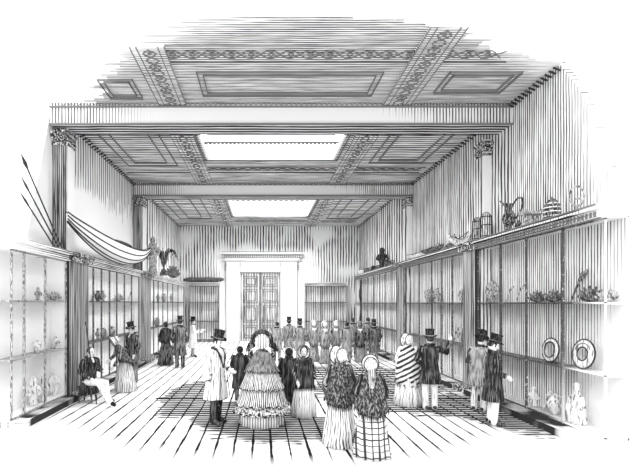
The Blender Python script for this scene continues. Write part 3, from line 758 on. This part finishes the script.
# standing statue, feathered plume and basket
bm = bmesh.new()
tube(bm, [(0,0,.02),(0,0,.2)], [.2,.16], seg=12); tube(bm, [(-.08,0,.2),(-.09,0,.6)], [.07,.1], seg=8); tube(bm, [(.08,0,.2),(.09,0,.6)], [.07,.1], seg=8)
tube(bm, [(0,0,.6),(0,0,.85),(0,0,1.1)], [.16,.13,.19], seg=12, sq=.7); tube(bm, [(0,0,1.1),(0,0,1.25)], .06, seg=8); ellip(bm, (0,-.01,1.35), (.1,.12,.14))
tube(bm, [(0,-.1,1.36),(0,-.16,1.33)], .025, seg=6)
for s in (-1, 1): tube(bm, [(s*.2,0,1.05),(s*.26,-.05,.8),(s*.1,-.16,.75)], [.06,.05,.04], seg=8)
o = remesh('standing_statue', bm, .022, 'wood'); X, Y = on('L', 149, -.1); o.location = (-4.5, 17.32, ZL+.001); o.rotation_euler = (0,0,.8)
tag(o, 'standing carved statue beyond the canoe on the left pier', 'statue')
bm = bmesh.new(); lathe(bm, [(.16,0),(.18,.1),(.1,.25),(.06,.3)], seg=12)
o = obj('feather_plume', bm, 'wood_d', None, True); bm = bmesh.new()
for k in range(13):
    t = 2*PI*k/13; r = .5+.12*(k%3); tube(bm, [(0,0,.25),(math.cos(t)*r*.35,math.sin(t)*r*.35,1.05),(math.cos(t)*r*.8,math.sin(t)*r*.8,1.15),(math.cos(t)*r*1.1,math.sin(t)*r*1.1,.8-.1*(k%2))], [.02,.035,.04,.01], seg=6, sq=.4)
obj('feather', bm, 'dark', o); o.location = (-4.42, 18.9, ZL+.001); tag(o, 'arching feather plume in a dark base beyond the statue', 'plume')
bm = bmesh.new(); mound(bm, .55); o = obj('coiled_bundle', bm, 'wood_d', None, True); o.location = (-4.4, 20.9, ZL+.1); o.rotation_euler = (0,0,.8); tag(o, 'dark ribbed bundle beyond the feather plume on the left', 'bundle')
bm = bmesh.new()
pts = [(-1.15,0,.14),(-.8,0,.17),(-.3,0,.15),(.3,0,.17),(.8,0,.15),(1.15,0,.17)]
tube(bm, pts, [.1,.15,.13,.15,.13,.1], seg=10)
for k in range(12): torus(bm, (-1.05+.19*k, 0, .155), .14, .02, 'x')
zmin = min(v.co.z for v in bm.verts); bmesh.ops.translate(bm, vec=(0,0,-zmin), verts=bm.verts)
o = obj('carved_log', bm, 'wood_d', None, True); o.location = (-3.55, YC+.1, ZBK+.001); tag(o, 'long carved log lying on the back cabinet left of the door', 'carving')

# ------------------------------------------------------------ people
def R3(a, ax): return Matrix.Rotation(a, 3, ax)
def hand(bm, w, d, side, curl=.5, s=1.0):
    """palm, four unequal bent fingers and a thumb from the side of the palm; W wrist, D direction"""
    w = Vector(w); d = Vector(d).normalized()
    ref = Vector((0, -1, 0)) if abs(d.y) < .8 else Vector((0, 0, 1))
    f = (ref - d*ref.dot(d)).normalized()      # towards the thumb
    n = d.cross(f) * side                      # back of the hand faces -n
    tube(bm, [w, w+d*.045, w+d*.085], [.028, .036, .034], seg=10, sq=1.0)
    for k, L in enumerate((.07, .08, .074, .058)):
        b = w + d*.085 + f*(.028-.019*k)
        m = b + (d*math.cos(curl*.6) - n*math.sin(curl*.6))*L*.5
        e = m + (d*math.cos(curl*1.5) - n*math.sin(curl*1.5))*L*.5
        tube(bm, [b-d*.03, b, m, e], [.011, .0105, .0098, .0085], seg=7)
    b = w + d*.03 + f*.028
    tube(bm, [b-f*.012, b+f*.022+d*.018, b+f*.03+d*.05-n*.012], [.013, .0115, .009], seg=7)

def mkrings(secs, T, n=32, rip=0, rn=12, ph=0.0, hemf=None):
    out = []
    for i, s in enumerate(secs):
        z, rx, ry = s[0], s[1], s[2]; yo = s[3] if len(s) > 3 else 0; xo = s[4] if len(s) > 4 else 0
        k = i/(len(secs)-1); ring = []
        for j in range(n):
            t = 2*PI*j/n; m = 1 + rip*k*math.cos(rn*t+ph)
            zz = z + (hemf(t)*k**3 if hemf else 0)
            ring.append(T(Vector((xo+rx*m*math.cos(t), yo+ry*m*math.sin(t), zz))))
        out.append(ring)
    return out

def person(px, Y, face, h, label, outfit, mats, lean=0.0, nod=0.0, turn=0.0, arms=None, legs=None, pz=.93, hat=None, group=None,
           hair='dark', build=1.0, hem=.5, detail=True, hat_tilt=0.0, X=None, dx=0, extra=None, back=0.0):
    s = h/1.72
    if X is None: X = (px-CX)*Y/F
    dz = pz-.93
    def T(v):
        z = v.z + dz
        if z > pz:
            q = z-pz; y = v.y
            return Vector((v.x, y*math.cos(lean) - math.sin(lean)*q + back, pz + q*math.cos(lean) + y*-math.sin(lean)*-1*0 ))*s
        return Vector((v.x, v.y+back, max(z, .005)))*s
    J = lambda x, y, z: T(Vector((x*build if abs(x) < .25 else x, y, z)))
    W = lambda p: Vector(p)*s
    bm = bmesh.new()
    # legs
    if legs is None:
        legs = [[(-.09,0,.9),(-.1,-.02,.5),(-.1,.01,.09),(-.13,-.15,.04)], [(.09,0,.9),(.1,-.01,.5),(.1,.03,.09),(.13,-.13,.04)]]
    for L in legs:
        L = [W(p) for p in L]
        tube(bm, [L[0], L[1], L[2]], [.088*s*build, .055*s, .04*s], seg=10)
        tube(bm, [L[2]+(L[2]-L[3])*.25, L[2]*.5+L[3]*.5, L[3]], [.035*s, .036*s, .03*s], seg=8)
    tube(bm, [J(0,0,.9), J(0,0,1.05), J(0,0,1.25), J(0,0,1.38)], [.14*s, .12*s, .15*s, .13*s], seg=14, sq=.75)
    tube(bm, [J(-.15,0,1.4), J(.15,0,1.4)], .06*s, seg=8)
    tube(bm, [J(0,.01,1.38), J(0,-.005,1.54)], [.06*s, .052*s], seg=10)
    # head
    hc = J(0, -.012, 1.615); Hm = R3(turn, 'Z') @ R3(lean*.8 + nod, 'X')
    def Hd(x, y, z): return hc + Hm @ (Vector((x, y, z))*s)
    ellip(bm, hc, (.076*s, .095*s, .115*s), Hm, seg=16, n=12)
    ellip(bm, Hd(0,-.03,-.055), (.055*s, .062*s, .06*s), Hm, seg=12, n=8)
    tube(bm, [Hd(0,-.088,.015), Hd(0,-.108,-.022)], [.01*s, .016*s], seg=6)
    for e in (-1, 1): ellip(bm, Hd(e*.077,.005,-.005), (.012*s,.02*s,.03*s), Hm, seg=8, n=6)
    decal = [(Hd(e*.032,-.088,.012), .013*s) for e in (-1, 1)] + [(Hd(e*.032,-.09,.04), .012*s) for e in (-1, 1)] + [(Hd(q*.01,-.09,-.06), .0095*s) for q in (-2,-1,0,1,2)]
    # arms
    if arms is None: arms = [((-.27,.02,1.13), (-.24,-.12,.9)), ((.27,.02,1.13), (.24,-.12,.9))]
    A = []
    for sd, (el, wr) in zip((-1, 1), arms):
        sh = J(sd*.19, 0, 1.4); el = W(el); wr = W(wr); A.append((sh, el, wr))
        tube(bm, [sh, el, wr], [.05*s, .04*s, .027*s], seg=10)
        hand(bm, wr, wr-el, sd, .5)
    root = remesh('person', bm, .0115 if detail else .017, ['skin', 'ink'], None, decal)
    root.location = (X, Y, 0); root.rotation_euler = (0, 0, math.radians(face)); tag(root, label, 'person', group)
    # hair
    if hair:
        bm = bmesh.new(); ellip(bm, Hd(0,.022,.022), (.082*s,.09*s,.105*s), Hm, seg=14, n=10)
        if outfit == 'gown' and not hat and not extra: ellip(bm, Hd(0,.11,-.01), (.045*s,.04*s,.045*s), Hm)
        for e in (-1, 1): tube(bm, [Hd(e*.07,-.01,.04), Hd(e*.074,-.02,-.02)], [.022*s,.012*s], seg=7)
        obj('hair', bm, 'black' if hair == 'dark' else 'light', root, True)
    vx = .0145 if detail else .022
    def sleeves(bm, r=1.0, cut=.93):
        for sh, el, wr in A: tube(bm, [sh, el, el+(wr-el)*cut], [.078*s*r, .066*s*r, .05*s*r], seg=12)
    if outfit == 'coat':
        mc, mt = mats
        bm = bmesh.new(); b = build
        secs = [(1.5,.06,.06),(1.45,.13*b,.09*b),(1.38,.2*b,.12*b),(1.25,.2*b,.14*b),(1.08,.175*b,.14*b),(.95,.19*b,.155*b)]
        H_ = hem + 0
        for q in (.33, .66, 1.0): secs.append((.95+(H_-.95)*q, (.19+.065*q)*b, (.155+.05*q)*b, .012*q))
        loft(bm, mkrings(secs, T, 28, .05, 7)); sleeves(bm)
        c = remesh('coat', bm, vx, mc, root)
        bm = bmesh.new()   # collar, lapels, cuffs
        tube(bm, [J(-.09,-.05,1.47), J(-.08,.06,1.5), J(.08,.06,1.5), J(.09,-.05,1.47)], .03*s, seg=8)
        for e in (-1, 1): tube(bm, [J(e*.085,-.06,1.46), J(e*.075,-.13*b,1.33), J(e*.01,-.15*b,1.12)], [.028*s,.034*s,.014*s], seg=7, sq=.6)
        obj('collar', bm, 'black', c, True)
        if detail:
            for k in range(4):
                bm = bmesh.new(); ellip(bm, J(.035,-.155*b,1.12-.09*k), (.012*s,)*3, seg=6, n=4); obj('button', bm, 'ink', c, True)
        for sh, el, wr in A:
            p = el+(wr-el)*.87; q = el+(wr-el)*.96; bm = bmesh.new(); tube(bm, [p, q], .055*s, seg=10, round_ends=False)
            obj('cuff', bm, 'dark', c, True)
        bm = bmesh.new()
        for L in legs:
            L = [W(p) for p in L]; tube(bm, [L[0], L[1], L[2]+(L[2]-L[1])*.02], [.1*s*b, .075*s, .068*s], seg=12)
        obj('trousers', bm, mt, root, True)
        bm = bmesh.new()
        for L in legs:
            L = [W(p) for p in L]; tube(bm, [L[2]+(L[2]-L[3])*.3-Vector((0,0,.02)), L[2]*.5+L[3]*.5, L[3]], [.044*s,.048*s,.042*s], seg=10)
        obj('shoe', bm, 'black', root, True)
        bm = bmesh.new(); tube(bm, [J(0,-.07,1.46), J(0,-.115,1.4)], [.035*s,.03*s], seg=8, sq=.6); obj('cravat', bm, 'white', root, True)
    else:
        ms, mb, msh = mats; b = build
        bm = bmesh.new(); W0, W1 = .125*b, outfit_w.get(label[:0], 1)*.36*b
        secs = [(1.06,.12*b,.1*b),(1.0,.15*b,.13*b),(.9,.2*b,.19*b),(.6,.29*b,.27*b),(.3,.34*b,.32*b),(.02,.38*b,.36*b,.03)]
        loft(bm, mkrings(secs, T, 56, .07, 11, random.random()*6))
        sk = obj('skirt', bm, ms, root, True)
        bm = bmesh.new()
        loft(bm, mkrings([(1.5,.055,.055),(1.45,.12*b,.08*b),(1.38,.175*b,.11*b),(1.25,.175*b,.14*b),(1.05,.13*b,.115*b)], T, 24)); sleeves(bm, .9)
        obj('bodice', bm, mb, root, True) if not detail else remesh('bodice', bm, vx, mb, root)
        if msh:
            bm = bmesh.new(); hz = hem
            secs = [(1.5,.075,.07,.01),(1.45,.15*b,.11*b,.01),(1.38,.225*b,.15*b),(1.22,.27*b,.2*b),(1.05,.3*b,.235*b),((1.05+hz)/2,.32*b,.26*b),(hz,.33*b,.27*b)]
            loft(bm, mkrings(secs, T, 56, .06, 9, random.random()*6, hemf=lambda t: -.14*max(0, math.sin(t))))
            sw = obj('shawl', bm, msh, root, True)
            bm = bmesh.new(); r = mkrings(secs, T, 56, .06, 9, 0, hemf=lambda t: -.14*max(0, math.sin(t)))[-1]
            for k, p in enumerate(r): tube(bm, [p+Vector((0,0,.01)), p*1.0+Vector((p.x*.04, p.y*.04, -.06*s))], [.009*s,.004*s], seg=4)
            obj('fringe', bm, 'black' if msh in ('fur','black','dark') else 'dark', sw)
    # headgear -------------------------------------------------------
    if hat:
        Ht = Hm @ R3(hat_tilt, 'X')
        def Q(x, y, z): return hc + Hm @ (Vector((0,.01,.055))*s) + Ht @ (Vector((x, y, z))*s)
        bm = bmesh.new()
        if hat == 'top':
            rings = []
            for r, z in ((.09,-.008),(.15,.0),(.155,.012),(.145,.012),(.096,.014),(.09,.06),(.092,.12),(.104,.175),(.1,.18),(.05,.182)):
                rings.append([Q(r*math.cos(t), r*1.12*math.sin(t), z + (.025*abs(math.cos(t))**2 if r > .12 else 0)) for t in [2*PI*k/24 for k in range(24)]])
            loft(bm, rings); o = obj('top_hat', bm, 'hat', root, True)
            bm = bmesh.new(); loft(bm, [[Q(r*math.cos(t), r*1.12*math.sin(t), z) for t in [2*PI*k/20 for k in range(20)]] for r, z in ((.098,.016),(.098,.04))]); obj('hat_band', bm, 'mid', o)
        elif hat in ('bonnet', 'dark_bonnet', 'cap'):
            prof = [(.03,.13),(.07,.125),(.1,.09),(.112,.03),(.118,-.03),(.138,-.085),(.15,-.105),(.142,-.1),(.12,-.06),(.108,-.02),(.1,.03),(.085,.08)]
            if hat == 'cap': prof = [(.03,.12),(.08,.11),(.1,.06),(.105,.0),(.1,-.02),(.094,.0),(.09,.05)]
            rings = [[hc + Hm @ (Vector((r*math.cos(t), y, r*1.12*math.sin(t)+.01))*s) for t in [2*PI*k/22 for k in range(22)]] for r, y in prof]
            loft(bm, rings); mh = 'dark' if hat == 'dark_bonnet' else 'black' if hat == 'cap' else 'light'
            o = obj('bonnet' if hat != 'cap' else 'cap', bm, mh, root, True)
            bm = bmesh.new()
            yb = .03 if hat != 'cap' else .01
            pts = [hc + Hm @ (Vector((.12*math.cos(t), yb, .132*math.sin(t)+.01))*s) for t in [2*PI*k/20 for k in range(21)]]
            tube(bm, pts, .01*s, seg=6, round_ends=False)
            if hat != 'cap' and detail:
                pts = [hc + Hm @ (Vector((.149*math.cos(t), -.105, .167*math.sin(t)+.01))*s) for t in [2*PI*k/24 for k in range(25)]]
                tube(bm, pts, (.012 if h < 1.7 else .01)*s, seg=6, round_ends=False)
                for a_ in (.5, 1.1, 2.0, 2.65): tube(bm, [hc + Hm @ (Vector((q*math.cos(a_), y_, q*1.12*math.sin(a_)+.01))*s) for q, y_ in ((.114,.03),(.1,.09),(.05,.13))], .005*s, seg=5)
            if hat != 'cap':
                for e in (-1, 1): tube(bm, [Hd(e*.11,-.02,-.05), Hd(e*.06,-.06,-.12), Hd(e*.02,-.08,-.16)], .012*s, seg=6)
            obj('ribbon', bm, 'black' if mh == 'light' else 'light', o, True)
    if extra: extra(root, s, J, Hd, Hm, A)
    return root
outfit_w = {}
YF = lambda py: F*EYE/(py-CY)

# 1 man seated against the left pier
o = person(91, 10.0, 62, 1.72, 'man in a dark coat seated against the left pier, legs stretched out', 'coat', ('black', 'white'), lean=.08, nod=-.05, pz=.5, hem=.62, X=-4.12, back=.0,
    arms=[((-.27,-.02,.74), (-.16,-.24,.6)), ((.27,.0,.74), (.2,-.24,.72))],
    legs=[[(-.09,0,.5),(-.1,-.46,.5),(-.12,-.86,.1),(-.14,-1.0,.07)], [(.09,0,.5),(.16,-.4,.46),(.16,-.44,.1),(.18,-.6,.05)]])
bm = bmesh.new(); box(bm, (-.17,-.16,.36), (.17,.16,.4))
for x in (-1,1):
    for y in (-1,1): tube(bm, [(x*.12,y*.12,.36),(x*.15,y*.15,.0)], [.022,.018], seg=6, round_ends=False)
w_ = obj('low_stool', bm, 'wood_d'); w_.location = (-4.14, 9.99, 0); tag(w_, 'low dark stool under the seated man', 'stool')
bm = bmesh.new(); tube(bm, [(0,0,.01),(-.3,.12,1.9)], [.013,.012], seg=6); w_ = obj('walking_staff', bm, 'ink'); w_.location = (-3.83, 9.72, 0); tag(w_, 'long thin staff held by the seated man', 'staff')

def veil(root, s, J, Hd, Hm, A):
    bm = bmesh.new(); rings = []
    for z, w in ((.06,.04),(-.05,.06),(-.2,.06),(-.3,.055),(-.38,.03)):
        rings.append([Hd(w*math.cos(t), .13-.02*z*0+.02*math.sin(t)+abs(z)*.22, z) for t in [2*PI*k/10 for k in range(10)]])
    loft(bm, rings); vo = obj('veil', bm, 'light', root, True)
    bm = bmesh.new()
    for x in (-.045, -.015, .02, .05): tube(bm, [Hd(x, .17+abs(z)*.22, z) for z in (-.05, -.2, -.35)], .006*s, seg=5)
    obj('veil_fold', bm, 'ink', vo)

person(125, 11.2, -60, 1.5, 'stooping woman in pale bonnet and dark fringed shawl by left cabinet', 'gown', ('skirt_light', 'dark', 'fur'), lean=.42, nod=.2, hat='bonnet', hem=.95,
    arms=[((-.22,-.26,1.1), (-.08,-.42,.98)), ((.24,-.22,1.05), (.14,-.36,.8))], build=.9)
person(133, 12.3, -35, 1.68, 'man in top hat standing close behind the stooping woman', 'coat', ('dark', 'mid'), nod=.15, lean=.08, hat='top', hem=.55)
person(166, 16.0, 170, 1.62, 'woman in dark full gown beside the back-view man at far left', 'gown', ('dark', 'black', 'black'), hat='cap', hem=1.05, build=.85)
person(180, 15.2, 190, 1.76, 'man in dark coat and top hat, back turned, beside the dark-gowned woman', 'coat', ('dark', 'dark'), hat='top', hem=.45)
person(193, 18.3, 100, 1.64, 'small distant man in pale coat and hat reaching to the right', 'coat', ('white', 'mid'), hat='top', hem=.42,
    arms=[((-.26,-.05,1.14), (-.2,-.3,1.15)), ((.25,-.1,1.14), (.1,-.38,1.2))])
def tails(root, s, J, Hd, Hm, A):
    bm = bmesh.new()
    for e in (-1, 1): tube(bm, [J(e*.09,-.16,1.12), J(e*.12,-.2,.8), J(e*.14,-.22,.54)], .01*s, seg=5)
    tube(bm, [J(0,.16,1.1), J(0,.19,.8), J(0,.22,.53)], .009*s, seg=5)
    for e in (-1, 1):
        tube(bm, [J(e*.2,-.06,1.0), J(e*.21,.05,.98)], .012*s, seg=5); tube(bm, [J(e*.195,.0,1.36), J(e*.2,.08,1.2), J(e*.19,.08,.98)], .007*s, seg=5)
    r = [J(.262*math.cos(t), .012+.212*math.sin(t), .5) for t in [2*PI*k/28 for k in range(29)]]
    tube(bm, r, .011*s, seg=5, round_ends=False)
    obj('coat_seam', bm, 'ink', root)
person(216, 8.2, 62, 1.7, 'man in long white overcoat and tilted top hat at centre left', 'coat', ('coat_white', 'black'), nod=.28, lean=.05, hat='top', hat_tilt=-.1, hem=.5, build=1.12, extra=tails,
    arms=[((-.27,.06,1.13), (-.26,.0,.87)), ((.27,.04,1.13), (.2,-.2,1.05))])
person(240, 10.1, 185, 1.3, 'child in dark coat and cap, left of the flounced dress', 'coat', ('black', 'dark'), hat='cap', hem=.4, build=1.05)
def flounces(root, s, J, Hd, Hm, A):
    for k, (z0, z1, r0, r1) in enumerate(((1.43,1.04,.17,.33),(1.07,.7,.3,.43),(.73,.38,.41,.5),(.44,.24,.48,.545))):
        bm = bmesh.new(); loft(bm, mkrings([(z0,r0,r0*.8),((z0+z1)/2,(r0+r1)/2,(r0+r1)*.4),(z1+.04,r1,r1*.82),(z1,r1*1.02,r1*.84)], lambda v: v*s, 80, .035, 20+2*k, k))
        f = obj('flounce', bm, ('tier_d','tier','tier','ruff')[k], root, True)
        bm = bmesh.new(); n = 60
        pts = [Vector((r1*1.03*(1+.03*math.sin(9*t))*math.cos(t), r1*.85*(1+.03*math.sin(9*t))*math.sin(t), z1+.02+.02*math.sin(18*t)))*s for t in [2*PI*j/n for j in range(n+1)]]
        tube(bm, pts, .011*s if k < 2 else .022*s, seg=6, round_ends=False)
        obj('ruffle', bm, 'dark' if k < 2 else 'soft_ink', f)
    bm = bmesh.new(); pts = []
    c = lambda t, r: Hd(r*math.cos(t), .02, .03+r*1.0*math.sin(t))
    tube(bm, [c(t, .19) for t in [-.5+ (PI+1)*k/20 for k in range(21)]], .04*s, seg=8)
    for k in range(13): ellip(bm, c(-.4+(PI+.8)*k/12, .21), (.03*s,)*3, seg=6, n=4)
    for e in (-1, 1):
        for q in range(3): tube(bm, [Hd(e*.17,.03,-.07), Hd(e*(.25+.02*q),.03,-.04-.05*q)], [.02*s,.04*s], seg=7)
    obj('bonnet_wreath', bm, 'black', root, True)
    bm = bmesh.new(); ellip(bm, Hd(0,.06,.02), (.13*s,.08*s,.15*s), Hm, seg=18, n=10); obj('bonnet_crown', bm, 'vstripe', root, True)
person(262, 8.2, 180, 1.68, 'large lady seen from behind in flounced gown and wreathed bonnet', 'gown', ('vstripe', 'dark', None), hair='dark', build=1.15, extra=flounces, arms=[((-.2,-.08,1.16), (-.08,-.24,1.1)), ((.2,-.08,1.16), (.08,-.24,1.1))])
person(289, 9.3, 175, 1.34, 'boy in dark coat and cap, right of the flounced gown', 'coat', ('black', 'black'), hat='cap', hem=.25, build=1.1)
person(304, 8.75, 20, 1.44, 'young woman in dark cape over a white skirt, beside the boy', 'gown', ('skirt_white', 'dark', 'black'), hat='bonnet', nod=.2, turn=-.5, hem=.72, build=.85)
person(340, 6.98, 178, 1.57, 'left of two central women, dark shawl over pale skirt', 'gown', ('skirt_light', 'dark', 'fur'), hat='bonnet', turn=.7, hem=.85, build=.82)
person(371, 6.5, 182, 1.48, 'right of two central women, dark shawl over plaid skirt', 'gown', ('plaid', 'black', 'fur'), hat='bonnet', turn=-.2, hem=.86, build=.88, extra=veil)
person(408, 9.7, 165, 1.58, 'woman in boldly striped shawl and white skirt at right', 'gown', ('skirt_white', 'white', 'tartan'), hat='bonnet', turn=.7, hem=.62, build=.92)
person(430, 9.2, 172, 1.66, 'man in top hat and dark coat raising his arm to the cabinet', 'coat', ('black', 'white'), hat='top', hem=.62,
    arms=[((-.38,-.1,1.3), (-.47,-.16,1.56)), ((.3,.02,1.15), (.14,-.16,1.0))])
person(479, 9.1, 130, 1.64, 'leaning man in grey coat and tilted hat next to the right cabinet', 'coat', ('mid', 'light'), hat='top', lean=.16, nod=.2, hat_tilt=.15, hem=.6,
    arms=[((-.27,-.05,1.1), (-.2,-.25,1.0)), ((.27,-.05,1.1), (.15,-.28,1.05))])
person(493, 8.1, 75, 1.64, 'man in long dark coat, pale trousers and top hat looking down at right', 'coat', ('black', 'white'), hat='top', nod=.4, hat_tilt=-.1, hem=.5,
    arms=[((-.3,.02,1.12), (-.17,-.18,1.02)), ((.28,-.02,1.12), (.14,-.24,.98))])
# the distant crowd in front of the far cabinets
crowd = [
 (277,16.9,175,1.58,'coat',('shade','mid'),None,'bareheaded figure in grey coat at the left end of the distant crowd'),
 (289,17.4,180,1.66,'coat',('shade','mid'),'top','left of two adjoining top-hatted men in the distant crowd'),
 (300,16.7,190,1.62,'coat',('mid','mid'),'top','right of two adjoining top-hatted men in the distant crowd'),
 (314,16.9,178,1.6,'gown',('shade','shade','mid'),'bonnet','distant woman in pale shawl, first right of the top-hatted pair'),
 (325,16.3,184,1.6,'gown',('mid','shade','shade'),'bonnet','distant woman in pale skirt, second right of the top-hatted pair'),
 (336,16.9,170,1.58,'gown',('mid','dark','mid'),'bonnet','distant woman in grey, third right of the top-hatted pair'),
 (347,16.4,175,1.58,'coat',('mid','mid'),None,'bareheaded man in grey left of the dark-bonneted woman in the crowd'),
 (353,17.8,185,1.7,'coat',('shade','mid'),None,'half-hidden bareheaded man behind the distant dark-bonneted woman'),
 (360,16.7,180,1.58,'gown',('mid','dark','dark'),'dark_bonnet','woman in dark bonnet toward the right end of the crowd'),
 (368,18.3,180,1.7,'coat',('shade','mid'),None,'half-hidden bareheaded man left of the last top hat in the crowd'),
 (374,16.4,172,1.6,'coat',('dark','mid'),'top','top-hatted man at the right end of the distant crowd')]
for px, y, fc, h, of, mt, ht, lab in crowd:
    person(px, y, fc, h, lab, of, mt, hat=ht, detail=False, hem=.5 if of == 'coat' else .8, build=1.0 if of == 'coat' else .62, group='distant crowd at the far end')

# ------------------------------------------------------------ camera, light
cam = bpy.data.cameras.new('camera'); co = bpy.data.objects.new('camera', cam); COL.objects.link(co)
cam.sensor_width = 36; cam.lens = F/640*36
cam.shift_x = (320-CX)/640; cam.shift_y = (CY-237.5)/640
co.location = (0, 0, EYE); co.rotation_euler = (PI/2, 0, 0); S.camera = co
w = bpy.data.worlds.new('paper_white_sky'); S.world = w; w.use_nodes = True
w.node_tree.nodes['Background'].inputs[0].default_value = (1, 1, 1, 1); w.node_tree.nodes['Background'].inputs[1].default_value = 1.5
def sun(name, rot, e, ang):
    l = bpy.data.lights.new(name, 'SUN'); l.energy = e; l.angle = math.radians(ang)
    o = bpy.data.objects.new(name, l); COL.objects.link(o); o.rotation_euler = rot; return o
sun('daylight_sun', (math.radians(60), 0, math.radians(-30)), 1.0, 25)
for i, (x, y, sx, sy) in enumerate(((.3, 12.5, 3.8, 2.2), (.45, 20.9, 3.7, 3.2))):
    l = bpy.data.lights.new('skylight_daylight', 'AREA'); l.shape = 'RECTANGLE'; l.size = sx; l.size_y = sy; l.energy = 800 if i == 0 else 1100
    o = bpy.data.objects.new('skylight_daylight', l); COL.objects.link(o); o.location = (x, y, CEIL+.9)
S.cycles.diffuse_bounces = 6; S.cycles.max_bounces = 10; S.cycles.transparent_max_bounces = 12
S.view_settings.view_transform = 'Standard'; S.view_settings.look = 'None'; S.view_settings.exposure = .18; S.view_settings.gamma = 1
